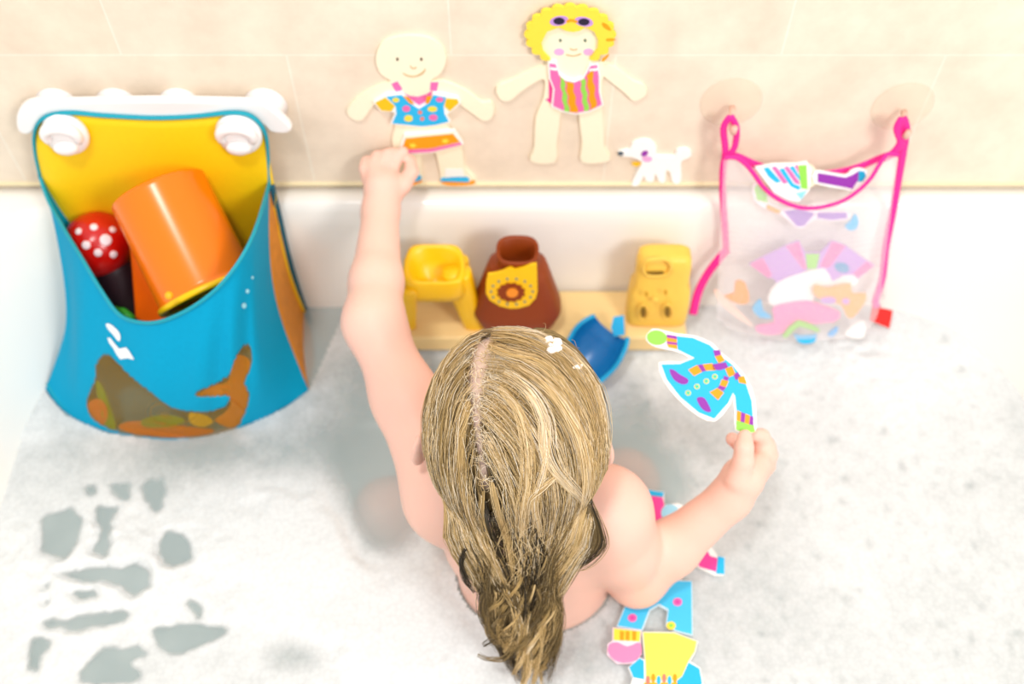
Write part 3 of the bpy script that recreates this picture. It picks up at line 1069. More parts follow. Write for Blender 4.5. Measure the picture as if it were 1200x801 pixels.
# locks over the far side of the head, falling beside the face
for k in range(150):
    s = random.choice((-1, 1))
    f = random.random()
    P = []
    for i in range(14):
        t = i / 13
        az = math.radians(90 - s * (8 + f * 40 + 64 * t))
        ph = math.radians(60 - f * 14 - 78 * t)
        q = Vector((math.cos(ph) * math.cos(az), math.cos(ph) * math.sin(az), math.sin(ph)))
        P.append(HC + Vector((q.x * (HR.x + 0.002), q.y * (HR.y + 0.002), q.z * (HR.z + 0.002))))
    strand(P, float(np.clip(random.gauss(0.42, 0.12), 0, 1)), 0.0006)

def hair_material():
    m = bpy.data.materials.new('wet_fair_hair')
    m.use_nodes = True
    nt = m.node_tree
    b = nt.nodes['Principled BSDF']
    a = nt.nodes.new('ShaderNodeAttribute')
    a.attribute_name = 'tint'
    rp = nt.nodes.new('ShaderNodeValToRGB')
    e = rp.color_ramp.elements
    e[0].position, e[0].color = 0.0, lin((34, 26, 14)) + (1,)
    e[1].position, e[1].color = 1.0, lin((250, 236, 212)) + (1,)
    for p, c in ((0.22, (88, 70, 40)), (0.45, (136, 113, 72)), (0.65, (198, 164, 104)), (0.85, (242, 212, 160))):
        q = e.new(p)
        q.color = lin(c) + (1,)
    nt.links.new(a.outputs['Fac'], rp.inputs[0])
    nt.links.new(rp.outputs[0], b.inputs['Base Color'])
    b.inputs['Roughness'].default_value = 0.32
    b.inputs['Specular IOR Level'].default_value = 0.45
    return m
HAIRM = hair_material()
hair = build('hair', HV, HF, HAIRM, person, attr={'tint': HT})

# close under-layer of hair over the skull; the parting shows the skin
cv, cf, ctint = [], [], []
NU, NV = 120, 80
cap_r = HR - Vector((0.0030, 0.0022, 0.0022))
for i in range(NV + 1):
    th = math.pi * i / NV
    for k in range(NU):
        a = 2 * math.pi * k / NU
        q = Vector((math.sin(th) * math.cos(a), math.sin(th) * math.sin(a), math.cos(th)))
        cv.append(HC + Vector((q.x * cap_r.x, q.y * cap_r.y, q.z * cap_r.z)))
pl = [part_at(k / 40) for k in range(41)]
for p in cv:
    u, v = proj(p)
    dm = min(math.hypot(u - a, v - b) for a, b in pl)
    wpx = 3.5 + 8.0 * math.exp(-((v - 425) / 45.0) ** 2) + 2.0 * math.sin(v * 0.21)
    f = np.clip((dm - wpx) / 5.0, 0, 1) if (p - CAM).dot(FWD) < 0.9 else 1
    ctint.append(float(f))
for i in range(NV):
    for k in range(NU):
        q = [i * NU + k, i * NU + (k + 1) % NU, (i + 1) * NU + (k + 1) % NU, (i + 1) * NU + k]
        c = sum((cv[j] for j in q), Vector()) / 4 - HC
        d = Vector((c.x / HR.x, c.y / HR.y, c.z / HR.z))
        if d.y > 0.25 and d.z < 0.42: continue       # the face stays free
        if d.z < -0.62: continue
        cf.append(q[::-1])
def cap_material():
    m = bpy.data.materials.new('hair_underlayer')
    m.use_nodes = True
    nt = m.node_tree
    b = nt.nodes['Principled BSDF']
    a = nt.nodes.new('ShaderNodeAttribute')
    a.attribute_name = 'cover'
    tc = nt.nodes.new('ShaderNodeTexCoord')
    nz = nt.nodes.new('ShaderNodeTexNoise')
    nz.inputs['Scale'].default_value = 120
    nt.links.new(tc.outputs['Object'], nz.inputs['Vector'])
    rp = nt.nodes.new('ShaderNodeValToRGB')
    rp.color_ramp.elements[0].color = lin((70, 54, 28)) + (1,)
    rp.color_ramp.elements[1].color = lin((150, 124, 78)) + (1,)
    nt.links.new(nz.outputs['Fac'], rp.inputs[0])
    mx = nt.nodes.new('ShaderNodeMix')
    mx.data_type = 'RGBA'
    mx.inputs['A'].default_value = lin((236, 206, 190)) + (1,)
    nt.links.new(a.outputs['Fac'], mx.inputs['Factor'])
    nt.links.new(rp.outputs[0], mx.inputs['B'])
    nt.links.new(mx.outputs['Result'], b.inputs['Base Color'])
    b.inputs['Roughness'].default_value = 0.5
    return m
build('scalp', cv, cf, cap_material(), hair, attr={'cover': ctint})

# dabs of shampoo lather
lm = MB()
def dab(u, v, su, n, r):
    for _ in range(n):
        p = hp(u + random.gauss(0, su), v + random.gauss(0, su), 0.0075)
        rr = r * random.uniform(0.5, 1.1)
        lm.ball(p, (rr, rr, rr * 0.8), 6)
dab(652, 404, 3.0, 22, 0.0034)
dab(645, 399, 2.0, 10, 0.003)
dab(677, 431, 2.0, 8, 0.0016)
lo = lm.build('lather', mat('shampoo_lather', (248, 240, 234), 0.35, spec=0.5), hair)
tag(lo, 'white dabs of shampoo lather', kind='stuff')
# ================================================================== THINGS
CREAM = foamrub('foam_cream', (254, 243, 214))
WHITE = foamrub('foam_white', (252, 250, 246))
PINK = foamrub('print_pink', (244, 112, 178))
HOTPINK = foamrub('print_hot_pink', (250, 72, 160))
ORANGE = foamrub('print_orange', (255, 160, 20))
YELLOW = foamrub('print_yellow', (255, 222, 70))
GOLD = foamrub('print_gold', (255, 196, 24))
BLUE = foamrub('print_blue', (40, 186, 240))
PALEBLUE = foamrub('print_pale_blue', (160, 214, 236))
PURPLE = foamrub('print_purple', (150, 52, 170))
LILAC = foamrub('print_lilac', (196, 150, 222))
GREEN = foamrub('print_green', (150, 220, 84))
MAUVE = foamrub('print_mauve', (244, 176, 222))
BLACK = foamrub('print_dark', (42, 34, 58))
SALMON = foamrub('print_salmon', (240, 130, 110))
TAN = foamrub('print_tan', (214, 186, 140))

T = 0.004           # thickness of the foam shapes
SK = 0.0004         # a printed layer
wall = Plane((0, WALL_Y, 0), (0, -1, 0))
W1 = wall
W2 = wall.lifted(T)            # a shape stuck on top of another
def pr(name, pts, plane, m, parent, base=T, lvl=1, sm=3):
    return slab(name, pts, plane, SK, m, parent, lift=base + SK * (lvl - 1) + 0.00005, sm=sm)

def up(pts):
    return [(x, y if y < 190 else 190 + (y - 190) * 0.76) for x, y in pts]
# ---- bald doll with printed vest and shoes
d1 = thing('paper_doll', at_y(500, 222, WALL_Y), 'bald cream foam doll stuck on the tiles, wearing a blue spotted shirt', 'bath toy', 'foam shapes on the tiles')
slab('body', up([(481, 39), (503, 42), (518, 53), (523, 66), (517, 82), (504, 92), (520, 93), (544, 103), (564, 117), (575, 117), (579, 126), (575, 136), (566, 138), (554, 130), (540, 120), (527, 112), (524, 138), (529, 152), (541, 172), (545, 195), (557, 212), (555, 222), (537, 223), (519, 220), (516, 200), (510, 174), (499, 160), (494, 174), (494, 195), (495, 214), (485, 223), (472, 222), (470, 205), (463, 175), (460, 160), (464, 140), (462, 115), (452, 110), (436, 122), (425, 137), (413, 136), (407, 127), (418, 113), (440, 100), (458, 92), (447, 84), (441, 68), (446, 50), (460, 42)]), W1, T, CREAM, d1, sm=3)
for ex in (466, 494):
    pr('eye', oval(ex, 66, 1.6, 2.0), W1, foamrub('print_brown_grey', (120, 104, 84)), d1, sm=0)
pr('mouth', [(472, 82), (480, 85), (488, 85), (496, 80), (498, 77), (499, 79), (495, 84), (486, 87), (477, 86)], W1, TAN, d1)
pr('nose', [(481, 73), (484, 76), (488, 75), (488, 76.5), (484, 77.5), (481, 75)], W1, TAN, d1)
pr('strap', [(459, 95), (466, 92), (472, 101), (465, 106)], W1, PINK, d1, sm=0)
pr('strap', [(505, 93), (514, 93), (512, 104), (504, 102)], W1, PINK, d1, sm=0)
pr('neckline', [(472, 104), (480, 109), (490, 110), (500, 107), (506, 103), (506, 114), (492, 122), (478, 116)], W1, PINK, d1, sm=0)
pr('sock', up([(522, 196), (542, 196), (545, 209), (521, 210)]), W1, WHITE, d1, sm=0)
pr('sock', up([(474, 200), (492, 199), (493, 207), (475, 208)]), W1, WHITE, d1, sm=0)
pr('shoe', up([(520, 209), (546, 208), (550, 214), (547, 217), (519, 216)]), W1, BLUE, d1)
pr('shoe', up([(479, 207), (493, 206), (493, 213), (484, 216), (478, 213)]), W1, BLUE, d1)
pr('sole', up([(519, 215), (546, 216), (555, 213), (557, 217), (551, 221), (530, 222), (519, 219)]), W1, ORANGE, d1)
pr('sole', up([(473, 215), (486, 216), (494, 213), (494, 216), (484, 222), (473, 221)]), W1, ORANGE, d1)

# ---- its shirt, stuck over it
s1 = thing('doll_shirt', at_y(492, 145, WALL_Y - T), 'small blue foam shirt with spots and yellow sleeves on the bald doll', 'bath toy', 'foam shapes on the tiles')
slab('shirt_base', [(438, 117), (452, 108), (471, 106), (480, 115), (491, 123), (503, 116), (508, 106), (524, 109), (537, 112), (540, 118), (528, 128), (523, 131), (528, 140), (511, 144), (494, 146), (475, 144), (458, 142), (463, 130), (460, 128), (446, 127)], W2, T, WHITE, s1)
pr('shirt_print', [(453, 110), (471, 108), (480, 117), (491, 124.5), (503, 117.5), (508, 108), (523, 111), (520, 121), (521, 130), (526, 139), (510, 143), (494, 144.5), (475, 142.5), (460, 141), (465, 130), (464, 121)], W2, BLUE, s1, sm=0)
pr('sleeve', [(440, 117), (452, 111), (463, 121), (459, 127), (447, 126)], W2, GOLD, s1, sm=0)
pr('sleeve', [(523, 112), (536, 113), (538, 117), (527, 127), (521, 121)], W2, GOLD, s1, sm=0)
pr('collar', [(473, 109), (479, 110), (486, 118), (481, 118)], W2, ORANGE, s1, lvl=2, sm=0)
pr('collar', [(499, 118), (500, 109), (507, 109), (503, 117)], W2, ORANGE, s1, lvl=2, sm=0)
for (x, y, rx, ry, m) in ((476.5, 123.6, 4.6, 3.6, PINK), (508, 134, 5, 3.6, PINK), (515.5, 113, 4.4, 2.8, PINK), (479, 135, 5, 3.8, YELLOW), (464, 113.5, 4, 2.6, YELLOW), (507, 124, 5.5, 3.2, YELLOW)):
    pr('spot', oval(x, y, rx, ry), W2, m, s1, lvl=2, sm=0)
for (x, y) in ((492.5, 128), (495, 135.5)):
    pr('button', oval(x, y, 2.5, 2.2), W2, SALMON, s1, lvl=2, sm=0)

# ---- the skirt the raised hand is pressing on
k1 = thing('doll_skirt', at_y(505, 177, WALL_Y - T), 'small orange foam skirt with pink hem held against the bald doll', 'bath toy', 'foam shapes on the tiles')
slab('skirt_base', [(474, 155), (533, 150), (543, 166), (506, 176), (469, 178), (468, 173)], W2, T, WHITE, k1)
pr('skirt_print', [(475.5, 159), (531, 153.5), (539, 163), (505, 170.5), (471, 172)], W2, ORANGE, k1, sm=0)
pr('hem', [(470.5, 172.5), (505, 171), (540, 163.5), (541, 166), (506, 174.5), (470, 176.5)], W2, PINK, k1, sm=0)
pr('waistband', [(475, 156.5), (532, 151.3), (532.3, 153), (475.3, 158.5)], W2, CREAM, k1, sm=0)
for x, y in ((484, 167), (522, 161.5)):
    pr('flower', [(x + (5 if k % 2 == 0 else 2.6) * math.cos(k * math.pi / 5), y + (3.4 if k % 2 == 0 else 1.8) * math.sin(k * math.pi / 5)) for k in range(10)], W2, YELLOW, k1, lvl=2, sm=0)

# ---- second doll
d2 = thing('paper_doll', at_y(667, 187, WALL_Y), 'cream foam doll with yellow hair stuck high on the tiles', 'bath toy', 'foam shapes on the tiles')
slab('body', [(640, 30), (667, 14), (694, 30), (702, 52), (692, 67), (704, 69), (724, 79), (740, 92), (753, 97), (757, 107), (743, 115), (731, 105), (712, 90), (706, 88), (705, 118), (707, 150), (708, 170), (714, 185), (682, 187), (682, 165), (679, 140), (676, 128), (658, 128), (655, 145), (652, 165), (650, 187), (622, 186), (626, 170), (628, 135), (637, 112), (638, 90), (624, 95), (608, 106), (597, 115), (586, 113), (582, 100), (600, 92), (620, 82), (643, 69), (632, 52)], W1, T, CREAM, d2, sm=3)
for ex in (656.5, 685.5):
    pr('eye', oval(ex, 44, 1.7, 2.0), W1, foamrub('print_grey_green', (110, 130, 110)), d2, sm=0)
for ex in (655, 689.5):
    pr('cheek', oval(ex, 57.5, 6, 4), W1, MAUVE, d2, sm=0)
pr('mouth', [(664, 60), (672, 61.5), (680, 59), (680.5, 60.5), (672, 63), (663.5, 61.5)], W1, TAN, d2)
pr('nose', [(668, 53), (672, 54.5), (676, 53.5), (676, 55), (672, 56), (668, 54.5)], W1, TAN, d2)
pr('swimsuit_side', [(643, 90), (648, 90), (648, 120), (639, 113), (643, 112)], W1, HOTPINK, d2, sm=0)

# its scalloped hair
h2 = thing('doll_hair', at_y(667, 70, WALL_Y - T), 'yellow scalloped foam hair with purple sunglasses on the upper doll', 'bath toy', 'foam shapes on the tiles')
outer_ = []
NS = 17
for k in range(NS * 4 + 1):
    a = math.radians(118 + 304 * k / (NS * 4))
    sc_ = 0.96 + 0.10 * abs(math.sin(math.pi * k / 4))
    outer_.append((668 + 51 * sc_ * math.cos(a), 38.5 + 34 * sc_ * math.sin(a)))
inner_ = [(691, 66), (700, 56), (701, 44), (696, 34), (686, 29), (679, 33), (671.6, 34.5), (663, 33), (655, 29), (641, 34), (634, 48), (637, 59), (645, 67)]
slab('hair_base', outer_ + inner_, W2, T, YELLOW, h2)
for cx, m in ((655, PURPLE), (684, PURPLE)):
    pr('frame', oval(cx, 21 if cx < 670 else 22, 11, 5.6, rot=-0.18 if cx < 670 else 0.18), W2, LILAC, h2, sm=0)
    pr('lens', oval(cx, 21 if cx < 670 else 22, 6.6, 4.0), W2, BLACK, h2, lvl=2, sm=0)
pr('bridge', [(664, 20), (670, 19), (676, 20.5), (676, 23), (670, 21.5), (664, 22.5)], W2, ORANGE, h2, lvl=2)
for pts in ([(706, 23), (712, 26), (716, 32), (711, 31), (706, 27)], [(711, 42), (720, 42), (720, 44), (711, 44.5)], [(705, 66), (711, 61), (714, 60), (710, 66), (706, 69)]):
    pr('curl', pts, W2, ORANGE, h2)

# its striped swimsuit
b2 = thing('doll_swimsuit', at_y(675, 129, WALL_Y - T), 'pink foam swimsuit with green and orange stripes on the upper doll', 'bath toy', 'foam shapes on the tiles')
slab('swimsuit_base', [(642, 69), (652, 70), (656, 84), (663, 90), (673, 92), (683, 88), (691, 72), (701, 71), (703, 86), (703, 104), (707, 120), (691, 128), (674, 131), (659, 128), (646, 122), (648, 101), (643, 88)], W2, T, WHITE, b2)
pr('swimsuit_print', [(644, 71), (651, 72), (655, 85), (663, 91.5), (673, 93.5), (684, 89), (692, 74), (699.5, 73), (701.5, 86), (701.5, 104), (705, 119), (691, 126), (674, 129), (660, 126), (648, 120.5), (650, 101), (645, 88)], W2, PINK, b2, sm=0)
def wavy(xa, xb, ya, yb, xa2, xb2, ya2, yb2):
    L_, R_ = [], []
    for k in range(13):
        f = k / 12
        o = 0.9 * math.sin(f * 16)
        L_.append((xa + (xa2 - xa) * f + o, ya + (ya2 - ya) * f))
        R_.append((xb + (xb2 - xb) * f + o, yb + (yb2 - yb) * f))
    return L_ + R_[::-1]
for args, m in (((656, 661, 86, 90, 661, 667, 126, 127.5), GREEN), ((663, 671, 92, 93, 668, 677, 127.5, 128), ORANGE), ((680, 685, 91, 88, 684, 690, 126.5, 125.5), GREEN), ((687, 694, 85, 78, 692, 699, 125, 121), ORANGE)):
    pr('stripe', wavy(*args), W2, m, b2, lvl=2, sm=0)
pr('shoulder_band', [(644.5, 75), (652, 76), (653, 79), (645, 78)], W2, WHITE, b2, lvl=2, sm=0)
pr('shoulder_band', [(691, 77), (700, 76), (700.3, 79), (690, 80)], W2, WHITE, b2, lvl=2, sm=0)

# ---- dog
dg = thing('toy_dog', at_y(766, 213, WALL_Y), 'white foam dog with a yellow collar stuck on the tiles', 'bath toy', 'foam shapes on the tiles')
slab('body', [(724, 176), (737, 173), (741, 166), (751, 162), (762, 163), (769, 171), (769, 180), (780, 181), (790, 181), (793, 174), (801, 172), (808, 174), (810, 179), (804, 183), (798, 186), (798, 198), (797, 211), (788, 211), (785, 199), (780, 197), (779, 210), (772, 210), (768, 200), (765, 210), (757, 209), (754, 203), (748, 214), (740, 214), (744, 204), (748, 195), (752, 187), (740, 181), (728, 180)], W1, T, foamrub('foam_dog_white', (255, 253, 250)), dg, sm=2)
pr('nose', oval(727, 176.5, 3.6, 2.6), W1, foamrub('print_slate', (84, 100, 110)), dg, sm=0)
pr('eye', oval(755, 176.5, 4.6, 3.0, rot=-0.5), W1, PURPLE, dg, sm=0)
pr('cheek', oval(758, 183, 6, 3.4), W1, MAUVE, dg, sm=0)
pr('collar', [(740, 187), (751, 187), (748, 191), (743, 191)], W1, GOLD, dg)

# ------------------------------------------------------------------ the coat in the hand
cp = at_d(872, 503, 0.9475)
cn = (-FWD + UP * 0.16 - Vector((1, 0, 0)) * 0.12).normalized()
CPL = Plane(cp, cn)
Z4 = lambda pts: shift(pts, 3.206, 750, 370)
ct = thing('doll_coat', CPL.hit(872, 505), 'blue foam coat with orange and purple scarf held in the lower hand', 'bath toy')
slab('coat_base', Z4([(22, 78), (48, 50), (92, 57), (140, 68), (205, 76), (270, 103), (302, 138), (352, 178), (402, 238), (430, 310), (436, 400), (432, 432), (400, 444), (358, 430), (354, 370), (348, 308), (335, 338), (282, 397), (215, 376), (143, 315), (90, 248), (70, 176), (150, 174), (186, 160), (140, 137), (100, 128), (58, 118), (30, 102)]), CPL, 0.0035, WHITE, ct, sm=2)
CB = 0.0035
pr('coat_print', Z4([(138, 78), (200, 85), (262, 112), (300, 150), (345, 185), (392, 243), (418, 320), (423, 385), (362, 365), (356, 302), (348, 290), (330, 328), (278, 387), (220, 364), (150, 305), (100, 240), (79, 184), (150, 182), (205, 160), (140, 128)]), CPL, BLUE, ct, base=CB, sm=0)
pr('mitten', Z4(oval(63, 84, 38, 28, rot=0.1)), CPL, GREEN, ct, base=CB, sm=0)
pr('mitten', Z4([(360, 393), (426, 412), (430, 436), (400, 441), (360, 428)]), CPL, GREEN, ct, base=CB, sm=0)
for q, m in (([(100, 72), (138, 78), (138, 90), (100, 84)], PURPLE), ([(100, 84), (138, 90), (139, 103), (101, 98)], ORANGE), ([(101, 98), (139, 103), (139, 112), (101, 107)], PURPLE), ([(101, 107), (139, 112), (140, 127), (106, 120)], ORANGE),
             ([(363, 356), (378, 362), (376, 398), (361, 392)], ORANGE), ([(378, 362), (394, 368), (391, 402), (376, 398)], PURPLE), ([(394, 368), (412, 376), (408, 408), (391, 402)], ORANGE), ([(412, 376), (424, 380), (424, 412), (408, 408)], PURPLE)):
    pr('cuff_band', Z4(q), CPL, m, ct, base=CB, lvl=2, sm=0)
for q, m in (([(274, 132), (298, 130), (304, 148), (280, 154)], PURPLE), ([(280, 154), (304, 148), (318, 170), (294, 180)], ORANGE), ([(270, 184), (322, 176), (330, 196), (300, 206), (272, 204)], PURPLE), ([(234, 184), (270, 180), (284, 206), (246, 208)], ORANGE), ([(216, 186), (234, 184), (248, 208), (232, 212)], PURPLE), ([(180, 204), (214, 186), (232, 212), (202, 228)], ORANGE),
             ([(318, 200), (344, 190), (358, 222), (332, 232)], ORANGE), ([(350, 222), (366, 212), (376, 232), (358, 244)], PURPLE), ([(366, 230), (390, 228), (400, 258), (370, 252)], ORANGE), ([(314, 226), (334, 234), (326, 246), (312, 240)], PURPLE), ([(306, 240), (332, 246), (322, 270), (298, 262)], ORANGE), ([(298, 262), (322, 270), (312, 284), (290, 272)], PURPLE), ([(260, 288), (290, 272), (314, 290), (292, 318)], ORANGE)):
    pr('scarf_band', Z4(q), CPL, m, ct, base=CB, lvl=2, sm=0)
pr('pocket', Z4([(110, 206), (125, 204), (150, 222), (180, 240), (176, 256), (155, 258), (126, 240)]), CPL, PURPLE, ct, base=CB, lvl=2)
pr('pocket', Z4([(212, 312), (236, 307), (252, 326), (266, 358), (252, 362), (230, 348)]), CPL, PURPLE, ct, base=CB, lvl=2)
for x, y in ((180, 291), (213, 267), (248, 247), (280, 230)):
    pr('button', Z4(oval(x, y, 10.5, 10)), CPL, YELLOW, ct, base=CB, lvl=2, sm=0)
    pr('button_centre', Z4(oval(x, y, 7, 7)), CPL, foamrub('print_mint', (70, 200, 170)), ct, base=CB, lvl=3, sm=0)

# ------------------------------------------------------------------ shapes afloat beside the arm
WTR = Plane((0, 0, 0.0050), (0, 0, 1))
Z5 = lambda pts: shift(pts, 3.322, 690, 560)
fj = thing('doll_jacket', at_z(790, 640, 0.005), 'pink foam jacket with blue cuffs afloat under the bent arm', 'bath toy', 'foam shapes afloat')
slab('jacket_base', Z5([(212, 66), (224, 50), (292, 60), (292, 110), (345, 104), (380, 122), (420, 200), (500, 308), (527, 314), (527, 382), (488, 382), (430, 356), (400, 330), (360, 400), (250, 330), (238, 240), (228, 150)]), WTR, T, WHITE, fj)
pr('jacket_print', Z5([(215, 72), (286, 82), (292, 112), (290, 190), (300, 200), (375, 126), (415, 205), (470, 309), (499, 318), (493, 370), (432, 352), (396, 322), (355, 392), (256, 326), (240, 215), (231, 150)]), WTR, HOTPINK, fj, sm=0)
pr('cuff', Z5([(226, 53), (290, 63), (286, 81), (216, 71)]), WTR, BLUE, fj, lvl=2, sm=0)
pr('cuff', Z5([(500, 311), (525, 316), (525, 380), (492, 378)]), WTR, BLUE, fj, lvl=2, sm=0)
pr('hood', Z5(oval(315, 142, 36, 33)), WTR, PALEBLUE, fj, lvl=2, sm=0)
pr('trim', Z5([(236, 206), (290, 186), (340, 160), (346, 172), (296, 200), (240, 220)]), WTR, PURPLE, fj, lvl=2, sm=0)
pr('toggle', Z5([(270, 180), (318, 184), (312, 200), (268, 196)]), WTR, ORANGE, fj, lvl=3, sm=0)
pr('hem', Z5([(240, 218), (290, 202), (290, 226), (244, 238)]), WTR, BLUE, fj, lvl=2, sm=0)

ft = thing('doll_trousers', at_z(765, 725, 0.005), 'blue foam trousers with pink dots afloat below the elbow', 'bath toy', 'foam shapes afloat')
slab('trousers_base', Z5([(196, 400), (400, 404), (403, 618), (340, 603), (297, 582), (305, 520), (270, 500), (238, 520), (208, 600), (106, 583), (140, 498)]), WTR, T, foamrub('foam_ice', (222, 238, 244)), ft)
pr('trousers_print', Z5([(200, 404), (397, 408), (399, 613), (342, 599), (301, 579), (309, 516), (272, 494), (234, 516), (204, 594), (111, 579), (144, 500)]), WTR, foamrub('print_sky', (74, 196, 240)), ft, sm=0)
for x, y, m in ((168, 550, PINK), (343, 488, PINK), (318, 580, YELLOW)):
    pr('patch', Z5(oval(x, y, 18, 16)), WTR, m, ft, lvl=2, sm=0)
    pr('patch_centre', Z5(oval(x, y, 9, 8)), WTR, HOTPINK if m is PINK else GREEN, ft, lvl=3, sm=0)

WT2 = Plane((0, 0, 0.0094), (0, 0, 1))
fy = thing('doll_dress', at_z(775, 790, 0.0094), 'yellow and blue foam dress afloat at the bottom edge', 'bath toy', 'foam shapes afloat')
slab('dress_base', Z5([(206, 603), (330, 604), (422, 640), (412, 684), (392, 716), (432, 744), (442, 800), (470, 870), (140, 870), (170, 782), (152, 741), (196, 702), (216, 712)]), WT2, T, WHITE, fy)
pr('bodice', Z5([(210, 606), (330, 608), (418, 641), (409, 681), (384, 720), (360, 775), (340, 790), (222, 790), (219, 720)]), WT2, foamrub('print_lemon', (255, 232, 96)), fy, sm=0)
pr('sleeve', Z5([(156, 741), (196, 706), (213, 716), (214, 788), (172, 780)]), WT2, BLUE, fy, sm=0)
pr('sleeve', Z5([(362, 776), (386, 722), (428, 746), (438, 800), (430, 830), (340, 830), (342, 792)]), WT2, BLUE, fy, sm=0)
for k, m in enumerate((SALMON, ORANGE, BLUE, SALMON, BLUE, ORANGE)):
    pr('fringe_bead', Z5(oval(228 + k * 21, 792 - (k % 2) * 8, 8, 18)), WT2, m, fy, lvl=2, sm=0)
pr('skirt', Z5([(216, 800), (340, 800), (400, 866), (160, 866)]), WT2, GOLD, fy, lvl=1, sm=0)

fb = thing('doll_boot', at_z(733, 760, 0.0094), 'pink foam boot with a yellow cuff beside the yellow dress', 'bath toy', 'foam shapes afloat')
WB = Plane((0, 0, 0.0092), (0, 0, 1))
slab('boot_base', Z5([(92, 586), (203, 597), (200, 640), (204, 690), (172, 724), (108, 724), (70, 690), (72, 650), (92, 636)]), WB, T * 0.9, foamrub('foam_blush', (255, 226, 236)), fb)
pr('boot_print', Z5([(78, 652), (110, 644), (150, 660), (196, 645), (202, 688), (170, 719), (112, 719), (76, 688)]), WB, foamrub('print_rose', (246, 140, 186)), fb, base=T * 0.9)
pr('cuff', Z5([(96, 590), (200, 601), (196, 640), (96, 635)]), WB, YELLOW, fb, base=T * 0.9, sm=0)
for x in (128, 150, 176):
    pr('cuff_stripe', Z5([(x - 8, 600), (x + 8, 602), (x + 6, 637), (x - 8, 636)]), WB, ORANGE, fb, base=T * 0.9, lvl=2, sm=0)

# ------------------------------------------------------------------ floating plank and the toys on it
def wood_material():
    m = mat('pale_wood', (246, 214, 150), 0.5, var=0.06, scale=20)
    nt = m.node_tree
    nz = [n for n in nt.nodes if n.type == 'TEX_NOISE'][0]
    tc = [n for n in nt.nodes if n.type == 'TEX_COORD'][0]
    mp = nt.nodes.new('ShaderNodeMapping')
    mp.inputs['Scale'].default_value = (0.4, 6, 6)
    nt.links.new(tc.outputs['Object'], mp.inputs['Vector'])
    nt.links.new(mp.outputs[0], nz.inputs['Vector'])
    return m
PZ = 0.034
def box_into(mb, x0, x1, y0, y1, z0, z1):
    return mb.add([(x0, y0, z0), (x1, y0, z0), (x1, y1, z0), (x0, y1, z0), (x0, y0, z1), (x1, y0, z1), (x1, y1, z1), (x0, y1, z1)],
                  [(3, 2, 1, 0), (4, 5, 6, 7), (0, 1, 5, 4), (1, 2, 6, 5), (2, 3, 7, 6), (3, 0, 4, 7)])
pl0, pr0 = at_z(462, 396, PZ), at_z(806, 398, PZ)
PY0 = pl0.y
pk = box_into(MB(), pl0.x, pr0.x, PY0, 0.7515, 0.008, PZ).build('wooden_plank', wood_material(), smooth=False)
bevel(pk, 0.003, 2)
tag(pk, 'pale wooden plank floating at the far side with toys on it', 'plank')

# yellow stool with a dished seat
YEL = mat('yellow_plastic', (255, 200, 8), 0.35, var=0.03, spec=0.5)
st = thing('toy_stool', (at_z(515, 372, PZ).x, 0.70, PZ), 'yellow plastic toy stool with a dished seat, left end of plank', 'bath toy', 'toys on the plank')
SEAT_Z = 0.142
c4 = [at_z(474, 330, SEAT_Z), at_z(542, 332, SEAT_Z), at_z(543, 287, SEAT_Z + 0.004), at_z(476, 286, SEAT_Z + 0.004)]
cs = sum(c4, Vector()) / 4
hw, hd = 0.0335, (c4[3].y - c4[0].y) / 2
rows = []
prof = [(0.10, -0.026), (0.35, -0.023), (0.62, -0.014), (0.80, -0.002), (0.88, 0.002), (0.97, 0.002), (1.0, -0.001), (1.0, -0.022), (0.94, -0.032), (0.5, -0.036), (0.1, -0.037)]
for s, h in prof:
    r_ = []
    for k in range(40):
        a = 2 * math.pi * k / 40
        e = 0.42 if s > 0.84 else 0.85
        cx_ = math.copysign(abs(math.cos(a)) ** e, math.cos(a))
        sy_ = math.copysign(abs(math.sin(a)) ** e, math.sin(a))
        taper = 1.0 - (0.12 * (sy_ > 0) * abs(sy_))
        r_.append((cs.x + hw * s * cx_ * taper, cs.y + hd * s * sy_, SEAT_Z + 0.004 * sy_ + h))
    rows.append(r_)
MB().grid(rows, True, True).build('seat', YEL, st)
def leg(name, top, bot, wt, wb, parent, m):
    t, b = Vector(top), Vector(bot)
    rows = []
    for f in (0, 0.03, 0.3, 0.7, 0.97, 1):
        p = t.lerp(b, f)
        w_ = (wt + (wb - wt) * f) * (0.9 if f in (0, 1) else 1)
        rows.append([p + Vector((w_ * math.copysign(abs(math.cos(a)) ** 0.6, math.cos(a)), w_ * 0.7 * math.copysign(abs(math.sin(a)) ** 0.6, math.sin(a)), 0)) for a in [2 * math.pi * k / 16 for k in range(16)]])
    return MB().grid(rows, True, True).build(name, m, parent)
lp = at_z(477, 390, PZ)
rp_ = at_z(560, 388, PZ)
leg('leg', (cs.x - 0.027, cs.y - 0.024, SEAT_Z - 0.014), (lp.x + 0.004, lp.y + 0.008, PZ), 0.0085, 0.0060, st, YEL)
leg('leg', (cs.x + 0.024, cs.y - 0.006, SEAT_Z - 0.004), (rp_.x - 0.004, rp_.y + 0.008, PZ), 0.0165, 0.0115, st, YEL)
leg('leg', (cs.x - 0.027, cs.y + 0.018, SEAT_Z - 0.014), (lp.x + 0.002, 0.742, PZ), 0.0085, 0.0065, st, YEL)
leg('leg', (cs.x + 0.026, cs.y + 0.018, SEAT_Z - 0.012), (rp_.x - 0.012, 0.742, PZ), 0.0100, 0.0085, st, YEL)
MB().tube([(lp.x + 0.004, 0.737, PZ + 0.030), (rp_.x - 0.018, 0.737, PZ + 0.030)], 0.006, 10).build('rear_bar', mat('amber_plastic', (246, 164, 10), 0.35), st)

